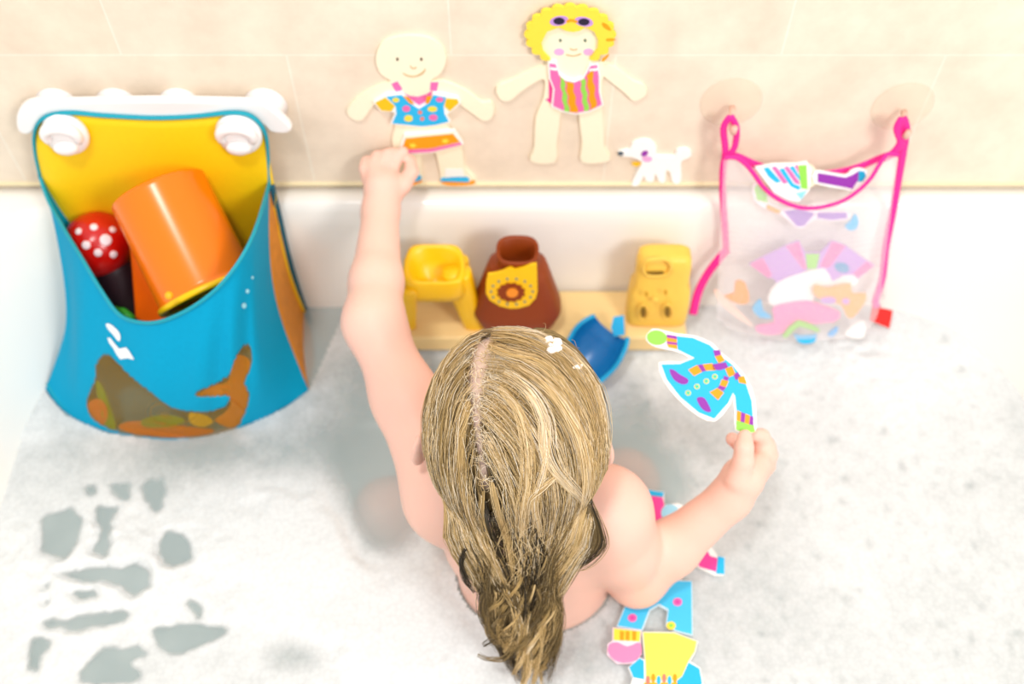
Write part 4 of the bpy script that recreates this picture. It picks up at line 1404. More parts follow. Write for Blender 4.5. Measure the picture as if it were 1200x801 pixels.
# brown jug with a yellow dial
BRN = mat('brown_plastic', (140, 56, 2), 0.5, var=0.08, scale=80, bump=0.1)
jc = Vector((at_z(606, 345, 0.07).x, 0.702, PZ))
jg = thing('toy_jug', jc, 'brown flared toy jug with a round yellow dial on its front', 'bath toy', 'toys on the plank')
def sq(c, hx, hy, z, e=0.62, n=48, skew=0.0):
    return [(c.x + skew + hx * math.copysign(abs(math.cos(a)) ** e, math.cos(a)), c.y + hy * math.copysign(abs(math.sin(a)) ** e, math.sin(a)), z) for a in [2 * math.pi * k / n for k in range(n)]]
jr = [sq(jc, 0.026, 0.018, PZ), sq(jc, 0.034, 0.0235, PZ + 0.003), sq(jc, 0.0430, 0.0275, PZ + 0.018), sq(jc, 0.0500, 0.0300, PZ + 0.036, 0.7), sq(jc, 0.0495, 0.0295, PZ + 0.042, 0.7), sq(jc, 0.0425, 0.0270, PZ + 0.068, 0.7), sq(jc, 0.0345, 0.0240, PZ + 0.098, 0.7),
      sq(jc, 0.0315, 0.0225, PZ + 0.108, 0.7), sq(jc, 0.0260, 0.0200, PZ + 0.112, 0.75), sq(jc, 0.0215, 0.0185, PZ + 0.115, 0.8), sq(jc, 0.0210, 0.0180, PZ + 0.122, 0.8), sq(jc, 0.0228, 0.0198, PZ + 0.133, 0.7),
      sq(jc, 0.0220, 0.0190, PZ + 0.1350, 0.7), sq(jc, 0.0188, 0.0155, PZ + 0.133, 0.7), sq(jc, 0.0165, 0.0145, PZ + 0.112, 0.9), sq(jc, 0.012, 0.010, PZ + 0.094, 0.9)]
MB().grid(jr, True, True).build('body', BRN, jg)
# dial: a plate let into the sloping front
fp = Plane((jc.x, jc.y - 0.0300, PZ + 0.038), Vector((0, -1, 0.10)))
Z6 = lambda pts: shift(pts, 5.005, 460, 260)
dial = slab('dial', Z6([(560, 300), (600, 296), (640, 285), (690, 262), (720, 275), (770, 262), (810, 245), (845, 240), (848, 300), (850, 400), (838, 440), (800, 480), (740, 498), (690, 500), (630, 486), (570, 450), (548, 410), (550, 340)]), fp, 0.003, mat('yellow_enamel', (255, 200, 20), 0.4), jg, lift=-0.001)
DB = 0.002
slab('dial_ring', Z6([(695 + (86 if k % 2 else 74) * math.cos(2 * math.pi * k / 24), 402 + (58 if k % 2 else 50) * math.sin(2 * math.pi * k / 24)) for k in range(24)]), fp, 0.0012, BRN, jg, lift=DB)
slab('dial_hub', Z6(oval(702, 400, 34, 25)), fp, 0.0014, mat('orange_enamel', (255, 150, 40), 0.4), jg, lift=DB + 0.0012)
for k in range(14):
    a = 2 * math.pi * k / 14
    slab('dial_dot', Z6(oval(700 + 122 * math.cos(a), 398 + 76 * math.sin(a), 9, 8, n=10)), fp, 0.0008, mat('grey_green_enamel', (150, 150, 110), 0.4), jg, lift=DB)
tagp = box_into(MB(), jc.x - 0.010, jc.x + 0.010, jc.y - 0.033, jc.y - 0.027, PZ + 0.001, PZ + 0.012).build('red_clip', mat('red_plastic', (220, 40, 40), 0.4), jg, smooth=False)

# golden box-shaped toy
GLD = mat('golden_plastic', (248, 202, 84), 0.4, var=0.04, scale=120)
gc = Vector((at_z(768, 375, PZ).x, 0.712, PZ))
gt = thing('toy_telephone', gc, 'golden rounded toy with a long slot near its top, right end of plank', 'bath toy', 'toys on the plank')
def face(c, hx, hy, z, e=0.4):
    return sq(c, hx, hy, z, e, 48)
gr_ = []
for f, hx, hy in ((0, 0.028, 0.010), (0.015, 0.033, 0.0150), (0.06, 0.0352, 0.0170), (0.30, 0.0352, 0.0180), (0.52, 0.0335, 0.0172), (0.60, 0.0300, 0.0150), (0.85, 0.0300, 0.0150), (0.95, 0.0285, 0.0140), (0.99, 0.024, 0.011), (1.0, 0.015, 0.006)):
    gr_.append(sq(gc + Vector((0, 0.010 * f, 0)), hx, hy, PZ + 0.108 * f, 0.42))
MB().grid(gr_, True, True).build('body', GLD, gt)
gp = Plane((gc.x, gc.y - 0.0182, PZ + 0.03), Vector((0, -1, 0.0)))
gp2 = Plane((gc.x, gc.y - 0.0075, PZ + 0.08), Vector((0, -1, 0.0)))
Z7 = lambda pts: shift(pts, 4.711, 650, 280)
DKG = mat('dark_recess', (128, 96, 12), 0.6)
mb = MB()
oc = spline(Z7([(500, 190), (488, 150), (510, 118), (560, 108), (615, 110), (642, 145), (630, 180), (600, 196), (545, 200)]), 4)
P_ = [gp2.hit(*p) + Vector((0, -0.0005, 0)) for p in oc]
mb.tube(P_ + [P_[0], P_[1]], 0.0022, 8)
mb.build('rim', GLD, gt)
slab('slot', Z7([(498, 180), (602, 177), (604, 192), (500, 198)]), gp2, 0.001, DKG, gt, lift=0.0002)
for x, y in ((506, 302), (612, 292)):
    slab('dimple', Z7(oval(x, y, 9, 14)), gp, 0.0008, mat('ochre_recess', (206, 150, 20), 0.6), gt, lift=0.0)
for x, y in ((489, 403), (622, 401)):
    slab('hole', Z7(oval(x, y, 13, 27)), gp, 0.0008, DKG, gt, lift=0.0)
    rr = [gp.hit(*p) for p in Z7(oval(x, y, 26, 40, n=24))]
    MB().tube(rr + rr[:2], 0.0012, 8).build('hole_rim', GLD, gt)
MB().ball(gp.hit(*Z7([(553, 335)])[0]), (0.004, 0.002, 0.003), 8).build('nub', GLD, gt)

# blue scoop: a curved trough that leans from the plank into the water
BLS = mat('blue_plastic', (14, 120, 190), 0.3, var=0.03, spec=0.5)
BLL = mat('light_blue_plastic', (18, 170, 226), 0.3, var=0.03)
path = spline([at_z(716, 383, PZ + 0.026), at_z(704, 398, PZ + 0.020), at_z(690, 418, 0.040), at_z(668, 444, 0.024)], 6, closed=False)
path = [Vector(p) for p in path]
rows_o = []
for i, p in enumerate(path):
    f = i / (len(path) - 1)
    t = (path[min(i + 1, len(path) - 1)] - path[max(i - 1, 0)]).normalized()
    s = t.cross(Vector((0, 0, 1))).normalized()
    n_ = s.cross(t).normalized()
    r = 0.0175 + 0.0150 * math.sin(math.pi * min(1, 0.12 + f * 0.75)) 
    row = []
    for k in range(21):                       # outer half pipe, then back along the inner face
        a = math.pi * (k / 20)
        row.append(p + s * (r * math.cos(a)) - n_ * (r * 0.80 * math.sin(a)))
    for k in range(21):
        a = math.pi * (1 - k / 20)
        row.append(p + s * ((r - 0.0022) * math.cos(a)) - n_ * ((r * 0.80 - 0.0024) * math.sin(a)))
    rows_o.append(row)
sc_t = thing('toy_scoop', path[-1] - Vector((0, 0, 0.02)), 'curved blue plastic scoop leaning from the plank beside the golden toy', 'scoop')
MB().grid(rows_o, True, True).build('trough', BLS, sc_t)
q0 = at_z(726, 372, PZ + 0.028)
slab('handle_tab', [(719, 371), (731, 369), (732, 392), (720, 394), (716, 384)], Plane(q0, (-0.1, -0.6, 0.8)), 0.005, BLL, sc_t)
rimp = [r[20] + Vector((0, 0, 0.0005)) for r in rows_o]
rimq = [r[0] + Vector((0, 0, 0.0005)) for r in rows_o]
for e in (rimp, rimq):
    MB().tube(e, 0.0026, 8).build('rim', BLL, sc_t)
# ------------------------------------------------------------------ blue storage bag on the suction bar
SUC = mat('white_plastic', (248, 244, 242), 0.25, var=0.01, spec=0.5)
TEAL = mat('bag_cloth', (0, 158, 200), 0.7, var=0.06, scale=260, bump=0.15, spec=0.12)
TEALD = mat('bag_binding', (16, 158, 178), 0.6, var=0.04, scale=300)
YCLOTH = mat('bag_lining', (255, 208, 0), 0.6, var=0.05, scale=200, bump=0.1)

bar = thing('suction_bar', at_y(182, 150, 0.79), 'long white suction bar with two hooks fixed on the tiles', 'hanger')
BP = Plane((0, 0.785, 0), (0, -1, 0))
bo = slab('bar', [(22, 131), (28, 118), (42, 112), (70, 112), (180, 110), (290, 112), (312, 115), (332, 130), (343, 143), (336, 149), (318, 147), (296, 136), (180, 131), (68, 133), (50, 141), (36, 150), (24, 146)], BP, 0.010, SUC, bar, sm=3)
bevel(bo, 0.003, 3, 50)
for x in (62, 133, 207, 308):
    c = at_y(x, 120, 0.79)
    MB().lathe([(0.001, -0.0105), (0.021, -0.0100), (0.022, -0.008), (0.014, 0.001), (0.008, 0.006), (0.001, 0.007)], Vector((c.x, 0.7895, c.z - 0.010)), (0, -1, 0)).build('suction_cup', SUC, bar)
for x in (77, 280):
    c = at_y(x, 157, 0.766)
    hk = MB().lathe([(0.001, -0.004), (0.0225, -0.003), (0.0235, 0.0), (0.0215, 0.004), (0.014, 0.0065), (0.001, 0.007)], c, (0, -1, 0.25)).build('hook', SUC, bar)
    MB().tube([Vector((c.x, 0.785, c.z + 0.004)), Vector((c.x, 0.766, c.z + 0.002))], 0.008, 12).build('hook_stem', SUC, bar)
    lip = MB()
    lip.tube([c + Vector((0.0165 * math.cos(a), -0.009, 0.004 + 0.0135 * math.sin(a))) for a in [math.radians(-30 + 240 * k / 14) for k in range(15)]], [0.0035 + 0.0035 * math.sin(math.pi * k / 14) for k in range(15)], 10)
    lip.ball(c + Vector((-0.001, -0.010, -0.010)), (0.013, 0.006, 0.0085), 10)
    lip.build('hook_lip', SUC, bar)

TUBZ = [(-0.06, -0.52, 0.743, 0.17), (0.0, -0.545, 0.752, 0.176), (0.03, -0.565, 0.756, 0.178), (0.08, -0.60, 0.761, 0.18), (0.13, -0.634, 0.767, 0.183), (0.16, -0.66, 0.80, 0.19)]
def tub_y(x, z):
    """how far back the bath's inner wall lies, with its rounded left corner"""
    zs = [t[0] for t in TUBZ]
    xa, yb, r = (float(np.interp(z, zs, [t[i] for t in TUBZ])) for i in (1, 2, 3))
    e = min(0.97 * r, max(0.0, xa + r - x))
    return yb - r + math.sqrt(r * r - e * e)
def clear_tub(p):
    return Vector((p.x, min(p.y, tub_y(p.x, p.z) - 0.005), p.z))
bag = thing('storage_bag', (at_y(200, 480, 0.66).x, 0.66, 0.0), 'blue cloth toy bag with yellow lining hanging at left', 'bag')
# edge lines, as points in space: opening rim, foot of the front
TOP = [at_y(47, 205, 0.772), at_y(58, 236, 0.748), at_y(78, 272, 0.704), at_y(97, 303, 0.668), at_y(118, 338, 0.638), at_y(138, 366, 0.615), at_y(158, 376, 0.602), at_y(185, 377, 0.594), at_y(218, 364, 0.594), at_y(250, 342, 0.602), at_y(272, 318, 0.614), at_y(290, 290, 0.636), at_y(302, 262, 0.672), at_y(311, 232, 0.728), at_y(316, 214, 0.765)]
BOT = [at_z(53, 456, 0.002), at_z(64, 472, 0.0), at_z(80, 487, -0.002), at_z(101, 499, -0.003), at_z(128, 508, -0.003), at_z(156, 512, -0.004), at_z(182, 515, -0.004), at_z(206, 516, -0.004), at_z(232, 514, -0.004), at_z(258, 509, -0.003), at_z(286, 500, -0.003), at_z(312, 490, -0.002), at_z(334, 478, -0.002), at_z(350, 468, 0.0), at_z(362, 457, 0.002)]
TS = spline([tuple(p) for p in TOP], 14, closed=False)
BS = spline([tuple(p) for p in BOT], 14, closed=False)
NR = 64
rows = []
for i in range(NR + 1):
    f = i / NR
    r_ = []
    for k in range(len(TS)):
        a, b = Vector(TS[k]), Vector(BS[k])
        g = k / (len(TS) - 1)
        edge = min(g, 1 - g) * 2
        p = a.lerp(b, f)
        bul = math.sin(math.pi * f) * 0.016 * min(1, edge * 3)
        fold = 0.0060 * math.sin(f * 3 + g * 40 + 2.5 * math.sin(g * 9)) * math.sin(math.pi * min(1, f * 1.2)) * (0.25 + 0.75 * (1 - edge))
        # the sides hang in from the corners before flaring to the foot
        inw = (0.030 if g < 0.5 else 0.016) * math.sin(math.pi * f) * (1 - edge) ** 3
        p = p + Vector((inw if g < 0.5 else -inw, -bul + fold, 0))
        r_.append(p)
    rows.append(r_)
WINDOW = [(126, 415), (113, 426), (111, 445), (102, 468), (105, 486), (122, 500), (150, 509), (185, 513), (228, 513), (268, 507), (282, 495), (290, 475), (292, 462), (287, 447), (294, 430), (295, 412), (290, 403), (282, 410), (275, 422), (269, 438), (255, 448), (228, 461), (238, 465), (266, 464), (268, 470), (262, 477), (245, 482), (216, 481), (198, 476), (180, 462), (152, 440)]
Wsm = spline(WINDOW, 4)
K = len(rows[0])
mbF, mbW = MB(), MB()
allv = [p for r in rows for p in r]
# snap the grid to the window's edge so that the cut is clean
pv = [proj(p) for p in allv]
clothf, windf = [], []
for i in range(NR):
    for k in range(K - 1):
        q = (i * K + k, i * K + k + 1, (i + 1) * K + k + 1, (i + 1) * K + k)
        cx_ = sum(pv[j][0] for j in q) / 4
        cy_ = sum(pv[j][1] for j in q) / 4
        (windf if inside(Wsm, cx_, cy_) else clothf).append(q)
def used(verts, faces):
    ids = sorted({i for f in faces for i in f})
    mp = {j: n for n, j in enumerate(ids)}
    return [verts[j] for j in ids], [tuple(mp[j] for j in f) for f in faces]
def solid(o, th):
    """give a cloth sheet its thickness"""
    bm = bmesh.new()
    bm.from_mesh(o.data)
    bmesh.ops.recalc_face_normals(bm, faces=bm.faces)
    bmesh.ops.solidify(bm, geom=bm.faces[:], thickness=th)
    bm.to_mesh(o.data)
    bm.free()
    o.data.polygons.foreach_set('use_smooth', [True] * len(o.data.polygons))
    return o
v_, f_ = used(allv, clothf)
front = solid(build('front_panel', v_, f_, TEAL, bag), 0.0012)
def net_material(name, rgb, alpha, cell, line):
    """open-weave netting: threads of colour, holes between them"""
    m = bpy.data.materials.new(name)
    m.use_nodes = True
    nt = m.node_tree
    b = nt.nodes['Principled BSDF']
    b.inputs['Base Color'].default_value = lin(rgb) + (1,)
    b.inputs['Roughness'].default_value = 0.6
    tc = nt.nodes.new('ShaderNodeTexCoord')
    vo = nt.nodes.new('ShaderNodeTexVoronoi')
    vo.feature = 'DISTANCE_TO_EDGE'
    vo.inputs['Scale'].default_value = 1.0 / cell
    vo.inputs['Randomness'].default_value = 0.25
    nt.links.new(tc.outputs['Object'], vo.inputs['Vector'])
    mr = nt.nodes.new('ShaderNodeMapRange')
    mr.inputs['From Min'].default_value = line
    mr.inputs['From Max'].default_value = line + 0.12
    mr.inputs['To Min'].default_value = min(1.0, alpha + 0.25)
    mr.inputs['To Max'].default_value = max(0.0, alpha - 0.12)
    nt.links.new(vo.outputs['Distance'], mr.inputs['Value'])
    nt.links.new(mr.outputs[0], b.inputs['Alpha'])
    return m
v_, f_ = used(allv, windf)
win = build('mesh_window', v_, f_, net_material('olive_netting', (158, 118, 0), 0.36, 0.0009, 0.10), bag)
BV = BVHTree.FromPolygons([tuple(p) for p in allv], clothf + windf)
def on_bag(u, v, lift=0.0):
    r = ray(u, v).normalized()
    h = BV.ray_cast(CAM, r)
    p = h[0] if h[0] is not None else BV.find_nearest(at_d(u, v, 1.09))[0]
    return p - r * lift
def decal(name, pts, m, sm=0, lift=0.0016, th=0.0005):
    if sm: pts = spline(pts, sm)
    P = [on_bag(p[0], p[1], lift + th) for p in pts]
    Q = [on_bag(p[0], p[1], lift) for p in pts]
    n = len(P)
    mb = MB().add(P + Q, [tuple(range(n)), tuple(reversed(range(n, 2 * n)))] + [(k, (k + 1) % n, n + (k + 1) % n, n + k) for k in range(n)])
    return mb.build(name, m, bag, smooth=False)
WP = mat('white_print', (245, 250, 252), 0.6)
Z3 = lambda pts: shift(pts, 4.006, 40, 330)
decal('logo', Z3([(336, 200), (350, 196), (368, 206), (390, 226), (404, 250), (402, 278), (388, 272), (374, 252), (350, 226)]), WP, sm=2)
decal('logo', Z3([(344, 262), (358, 264), (378, 290), (398, 314), (432, 308), (452, 334), (470, 366), (436, 358), (404, 364), (388, 342), (372, 312), (352, 286)]), WP)
for x, y, r_ in ((290, 341, 2.2), (286, 358, 2.8), (296, 325, 1.6)):
    decal('logo_dot', oval(x, y, r_, r_ * 1.2, n=10), mat('pale_blue_print', (160, 226, 242), 0.6))
decal('side_label', [(321, 312), (325, 316), (329, 344), (325, 344), (321, 328)], mat('maroon_label', (150, 20, 60), 0.6), lift=0.002)
# binding round the mouth and up to the bar
bd = MB()
mouth = [Vector(p) + Vector((0, -0.001, 0.001)) for p in TS]
bd.tube(mouth, 0.0020, 8)
hem_ = [at_y(47, 205, 0.770), at_y(42, 182, 0.772), at_y(40, 160, 0.772), at_y(45, 144, 0.772), at_y(58, 135, 0.772), at_y(85, 132, 0.773), at_y(120, 135, 0.773), at_y(180, 138, 0.773), at_y(230, 136, 0.773), at_y(268, 132, 0.772), at_y(290, 134, 0.771), at_y(304, 144, 0.770), at_y(312, 160, 0.770), at_y(314, 180, 0.770), at_y(315, 200, 0.768), at_y(316, 214, 0.765)]
hs = [Vector(p) for p in spline([tuple(p) for p in hem_], 6, closed=False)]
bd.tube(hs, 0.0030, 8, flat=0.6)
bd.build('binding', TEALD, bag)
# yellow back, from the bar down behind the toys
upper = [at_y(47, 205, 0.774), at_y(43, 182, 0.775), at_y(41, 160, 0.775), at_y(47, 144, 0.775), at_y(60, 136, 0.775), at_y(85, 133, 0.775), at_y(120, 135, 0.775), at_y(180, 138, 0.775), at_y(230, 136, 0.775), at_y(268, 133, 0.775), at_y(290, 135, 0.775), at_y(303, 145, 0.775), at_y(310, 160, 0.775), at_y(312, 180, 0.774), at_y(314, 200, 0.773), at_y(315, 214, 0.771)]
us = [Vector(p) for p in spline([tuple(p) for p in upper], 5, closed=False)]
rows_b = []
for i in range(25):
    f = i / 24
    r_ = []
    for k, p in enumerate(us):
        g = k / (len(us) - 1)
        low = Vector((-0.470 + 0.220 * g, 0.742, 0.004))
        q = p.lerp(low, f)
        q.x = p.x + (low.x - p.x) * f ** 2.2
        q.y = min(q.y, 0.774 - 0.032 * f) + 0.0 - 0.004 * math.sin(math.pi * f) - 0.003 * math.sin(g * 15) * math.sin(math.pi * f) 
        r_.append(clear_tub(q))
    rows_b.append(r_)
solid(MB().grid(rows_b).build('back_panel', YCLOTH, bag), 0.001)
# side gussets and the floor of the bag
def gusset(col, wallpts, name, m):
    edge_ = [rows[i][col] for i in range(0, NR + 1, 4)]
    ws = [Vector(p) for p in spline([tuple(p) for p in wallpts], 8, closed=False)]
    r2 = []
    for i, e in enumerate(edge_):
        f = i / (len(edge_) - 1)
        q = ws[int(round(f * (len(ws) - 1)))]
        r2.append([e] + [clear_tub(e.lerp(q, t / 8)) for t in range(1, 9)])
    return solid(MB().grid(r2).build(name, m, bag), 0.001)
gusset(0, [at_y(46, 206, 0.773), Vector((-0.482, 0.764, 0.14)), Vector((-0.466, 0.75, 0.07)), Vector((-0.455, 0.74, 0.008))], 'side_panel', TEAL)
gusset(K - 1, [at_y(317, 214, 0.768), at_y(330, 262, 0.766), at_y(346, 330, 0.757), at_y(364, 380, 0.748), at_y(369, 420, 0.722)], 'side_panel', mat('amber_netting', (224, 140, 30), 0.6, var=0.2, scale=90))
e2 = [at_y(317, 216, 0.764), at_y(325, 250, 0.764), at_y(334, 290, 0.760), at_y(345, 330, 0.754), at_y(357, 365, 0.748), at_y(362, 378, 0.744)]
MB().tube([Vector(p) for p in spline([tuple(p) for p in e2], 6, closed=False)], 0.0045, 8).build('rear_binding', mat('dark_teal_binding', (10, 90, 110), 0.6), bag)
foot = [Vector(p) for p in BS]
mx_ = (foot[0].x + foot[-1].x) / 2
fl = [[clear_tub(p.lerp(Vector((mx_ + (p.x - mx_) * (0.84 - 0.04 * (p.x < mx_)), 0.742, 0.0)), t / 6) + Vector(((mx_ - p.x) * 0.02, 0.002, 0.007))) for p in foot] for t in range(7)]
MB().grid(fl).build('bag_floor', TEALD, bag)

# ---- toys in the bag
ORG = mat('orange_plastic', (255, 122, 0), 0.24, var=0.02, spec=0.5)
# orange beaker lying on its side
def beaker(c, axis, r1, r2, L, lw):
    return [(0.0008, -L / 2), (r1 - 0.004, -L / 2), (r1, -L / 2 + 0.003), (r1, -L / 2 + 0.006), (r1, -L / 2 + 0.012), (r2, L / 2 - 0.014), (r2, L / 2 - 0.007), (r2, L / 2 - 0.004), (r2 + 0.002, L / 2 - 0.002), (r2 + 0.002, L / 2), (r2 - lw, L / 2), (r1 - lw, -L / 2 + 0.006), (0.0008, -L / 2 + 0.006)]
ca = at_d(184, 220, 1.050)
cb_ = at_d(244, 342, 1.056)
ax = (cb_ - ca)
bk = thing('beaker', (ca + cb_) / 2, 'large orange plastic beaker tipped over in the blue bag', 'bath toy', 'toys in the blue bag')
MB().lathe(beaker(0, 0, 0.0495, 0.0510, ax.length, 0.003), (ca + cb_) / 2, ax, n=56).build('cup', ORG, bk)
MB().lathe([(0.0510, -0.003), (0.0535, -0.002), (0.0540, 0.002), (0.0525, 0.004), (0.048, 0.004), (0.048, -0.003)], cb_, ax, n=56).build('rim', mat('rim_yellow', (255, 200, 0), 0.3), bk)
MB().ball(at_y(198, 346, 0.600), 0.0042, 8).build('rim_knob', mat('knob_amber', (255, 176, 20), 0.3), bk)
# second orange piece, a slab-like block wedged beside it
BKP = Plane(at_d(174, 335, 1.085), (-FWD + Vector((-0.25, 0, 0))).normalized())
bb = slab('toy_block', [(146, 262), (150, 284), (153, 320), (157, 374), (172, 380), (204, 380), (200, 330), (176, 268)], BKP, 0.032, mat('deep_orange_plastic', (252, 104, 6), 0.3), lift=-0.032)
bevel(bb, 0.004, 3)
tag(bb, 'smaller orange block wedged below the large orange beaker', 'bath toy', 'toys in the blue bag')
# red spotted ball-like mushroom
mc = at_y(116, 286, 0.730)
mu = thing('toy_mushroom', mc, 'red toy mushroom with white spots in the blue bag', 'bath toy', 'toys in the blue bag')
RED = mat('red_gloss', (206, 14, 8), 0.25, spec=0.6)
mr_ = Vector((0.036, 0.036, 0.036))
MB().lathe([(0.001, 0.036), (0.014, 0.0335), (0.026, 0.026), (0.034, 0.013), (0.0365, 0.0), (0.034, -0.008), (0.024, -0.012), (0.014, -0.012), (0.001, -0.012)], mc, (0.1, -0.55, 0.75), n=36).build('cap', RED, mu)
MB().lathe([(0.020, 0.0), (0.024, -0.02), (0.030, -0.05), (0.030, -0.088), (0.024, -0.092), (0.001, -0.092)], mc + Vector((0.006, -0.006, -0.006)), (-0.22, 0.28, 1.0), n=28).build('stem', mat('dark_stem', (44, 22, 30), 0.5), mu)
axm = Vector((0.1, -0.55, 0.75)).normalized()
for x, y, r_ in ((110, 266, 4.6), (92, 271, 4.2), (124, 281, 7.0), (101, 287, 5.2), (115, 296, 4.8), (133, 298, 4.6), (132, 269, 4.0)):
    rr_ = ray(x, y).normalized()
    o_ = CAM - mc
    b_ = o_.dot(rr_)
    R_ = 0.0362
    D_ = b_ * b_ - (o_.dot(o_) - R_ * R_)
    if D_ < 0: continue
    hpnt = CAM + rr_ * (-b_ - math.sqrt(D_))
    n_ = (hpnt - mc).normalized()
    rad = r_ * 0.00088
    MB().lathe([(0.0005, -0.004), (rad, -0.004), (rad, 0.0006), (rad * 0.8, 0.0011), (0.0005, 0.0012)], hpnt, n_, n=18).build('spot', mat('spot_white', (252, 232, 238), 0.4), mu)
# smaller things seen past the rim and through the netting
tg = MB().tube([at_y(134, 362, 0.655), at_y(145, 367, 0.648), at_y(156, 374, 0.640)], [0.004, 0.006, 0.004], 10).build('toy_leaf', mat('green_plastic', (40, 170, 50), 0.4))
tag(tg, 'bit of a green toy showing at the lowest point of the bag mouth', 'bath toy', 'toys in the blue bag')
def blobtoy(name, pts, y, th, m, label):
    """a small toy pressed against the inside of the netting"""
    pts = spline(pts, 4)
    P = [on_bag(p[0], p[1], -0.0035) for p in pts]
    Q = [on_bag(p[0], p[1], -0.0035 - th) for p in pts]
    n = len(P)
    o = MB().add(P + Q, [tuple(range(n)), tuple(reversed(range(n, 2 * n)))] + [(k, (k + 1) % n, n + (k + 1) % n, n + k) for k in range(n)]).build(name, m, None, smooth=False)
    return tag(o, label, 'bath toy', 'toys in the blue bag')
blobtoy('toy_animal', [(277, 416), (291, 420), (295, 436), (288, 450), (293, 470), (292, 486), (282, 498), (266, 500), (252, 492), (262, 484), (270, 474), (266, 464), (248, 467), (228, 464), (250, 452), (268, 446), (270, 430)], 0.604, 0.018, mat('netted_orange', (255, 140, 0), 0.4), 'orange animal-shaped toy showing at the right of the bag netting')
blobtoy('toy_ball', oval(113, 484, 13, 17), 0.610, 0.016, mat('ball_orange', (250, 110, 20), 0.4), 'small orange round toy low at the left of the bag netting')
blobtoy('toy_ring', [(112, 448), (120, 452), (130, 478), (136, 500), (126, 504), (118, 480)], 0.604, 0.010, mat('ring_green', (110, 170, 20), 0.4), 'green curved toy strip low at left of the bag netting')
blobtoy('toy_bowl', [(140, 502), (150, 494), (180, 494), (215, 500), (250, 503), (236, 510), (180, 512)], 0.592, 0.012, mat('bowl_orange', (255, 120, 10), 0.4), 'orange toy along the bottom of the bag netting')
blobtoy('toy_duck', [(222, 484), (240, 486), (250, 494), (238, 500), (224, 496)], 0.598, 0.010, mat('duck_yellow', (250, 200, 10), 0.4), 'yellow toy between the orange ones behind the bag netting')
blobtoy('toy_frog', [(166, 492), (186, 486), (210, 488), (216, 494), (196, 500), (170, 500)], 0.602, 0.010, mat('frog_green', (120, 160, 20), 0.4), 'olive green toy low in the middle of the bag netting')

# ------------------------------------------------------------------ pink net bag
PKB = mat('pink_ribbon', (246, 40, 150), 0.55, var=0.06, scale=200)
CLR = mat('clear_suction', (250, 236, 212), 0.15, alpha=0.14, spec=0.6)
pb = thing('net_bag', (at_y(940, 390, 0.70).x, 0.72, 0.0), 'white net bag with pink ribbon edges hanging at right', 'bag')
FP = Plane((0, 0.760, 0.225), Vector((0, -1, 0.36)))
def fpl(u, v, lift=0.0):
    return FP.hit(u, v) + FP.n * lift
Z8 = lambda pts: shift(pts, 4.444, 810, 100)
Z9 = lambda pts: shift(pts, 4.8, 810, 260)
droop = [(848, 184), (862, 184), (874, 192), (884, 204), (894, 218), (908, 230), (926, 239), (945, 243), (966, 241), (988, 234), (1006, 222), (1020, 208), (1030, 192), (1040, 180), (1053, 181)]
basel = [(840, 372), (848, 380), (858, 386), (872, 390), (888, 394), (906, 397), (924, 399), (942, 400), (960, 399), (978, 397), (994, 394), (1008, 390), (1018, 384), (1026, 374), (1030, 362)]
da = spline(droop, 4, closed=False)
ba = spline(basel, 4, closed=False)
NETF = net_material('white_netting', (255, 248, 248), 0.22, 0.0009, 0.06)
nrows = []
for i in range(25):
    f = i / 24
    r_ = []
    for k in range(len(da)):
        g = k / (len(da) - 1)
        u = da[k][0] * (1 - f) + ba[k][0] * f
        v = da[k][1] * (1 - f) + ba[k][1] * f
        r_.append(fpl(u, v, 0.010 * math.sin(math.pi * f) * math.sin(math.pi * g)))
    nrows.append(r_)
MB().grid(nrows).build('front_net', NETF, pb)
backtop = [(852, 182), (866, 186), (884, 194), (905, 201), (930, 205), (958, 206), (985, 203), (1010, 196), (1034, 186), (1054, 180)]
bt = spline(backtop, 4, closed=False)
br_ = []
for i in range(13):
    f = i / 12
    r_ = []
    for k in range(len(bt)):
        g = k / (len(bt) - 1)
        p = at_y(bt[k][0], bt[k][1], 0.776)
        q = at_y(842 + (1030 - 842) * g, 366, 0.752)
        q.z = 0.010
        r_.append(p.lerp(q, f) + Vector((0, -0.008 * math.sin(math.pi * f), 0)))
    br_.append(r_)
MB().grid(br_).build('back_net', NETF, pb)
def ribbon(pts, wdt, name='ribbon', ref=(0, -0.9, 0.3)):
    P = [Vector(p) for p in spline([tuple(p) for p in pts], 5, closed=False)]
    return MB().tube(P, wdt, 10, flat=0.35, ref=ref).build(name, PKB, pb)
ribbon([fpl(u, v, 0.0015) for u, v in droop], 0.0024, 'mouth_ribbon')
ribbon([at_y(u, v - 2, 0.774) for u, v in backtop], 0.0040, 'mouth_ribbon')
ribbon([at_y(856, 136, 0.772), at_y(848, 150, 0.771), at_y(850, 176, 0.770), at_y(847, 200, 0.768), at_y(847, 230, 0.764), at_y(849, 262, 0.757), at_y(851, 292, 0.748)], 0.0036, 'side_ribbon')
ribbon([at_y(856, 136, 0.772), at_y(863, 150, 0.771), at_y(861, 172, 0.770), at_y(852, 184, 0.768)], 0.0034, 'hanging_loop')
ribbon([at_y(852, 292, 0.747), at_y(840, 306, 0.742), at_y(826, 326, 0.736), at_y(817, 346, 0.728), at_y(812, 368, 0.718)], 0.0052, 'loose_ribbon')
ribbon([at_y(1058, 138, 0.772), at_y(1062, 152, 0.771), at_y(1058, 180, 0.770), at_y(1052, 215, 0.767), at_y(1046, 250, 0.760), at_y(1038, 290, 0.750), at_y(1034, 325, 0.740), at_y(1026, 352, 0.729), at_y(1028, 360, 0.725)], 0.0042, 'side_ribbon')
ribbon([at_y(1058, 138, 0.770), at_y(1052, 150, 0.769), at_y(1056, 166, 0.769), at_y(1046, 180, 0.768), at_y(1034, 186, 0.768)], 0.0046, 'hanging_loop')
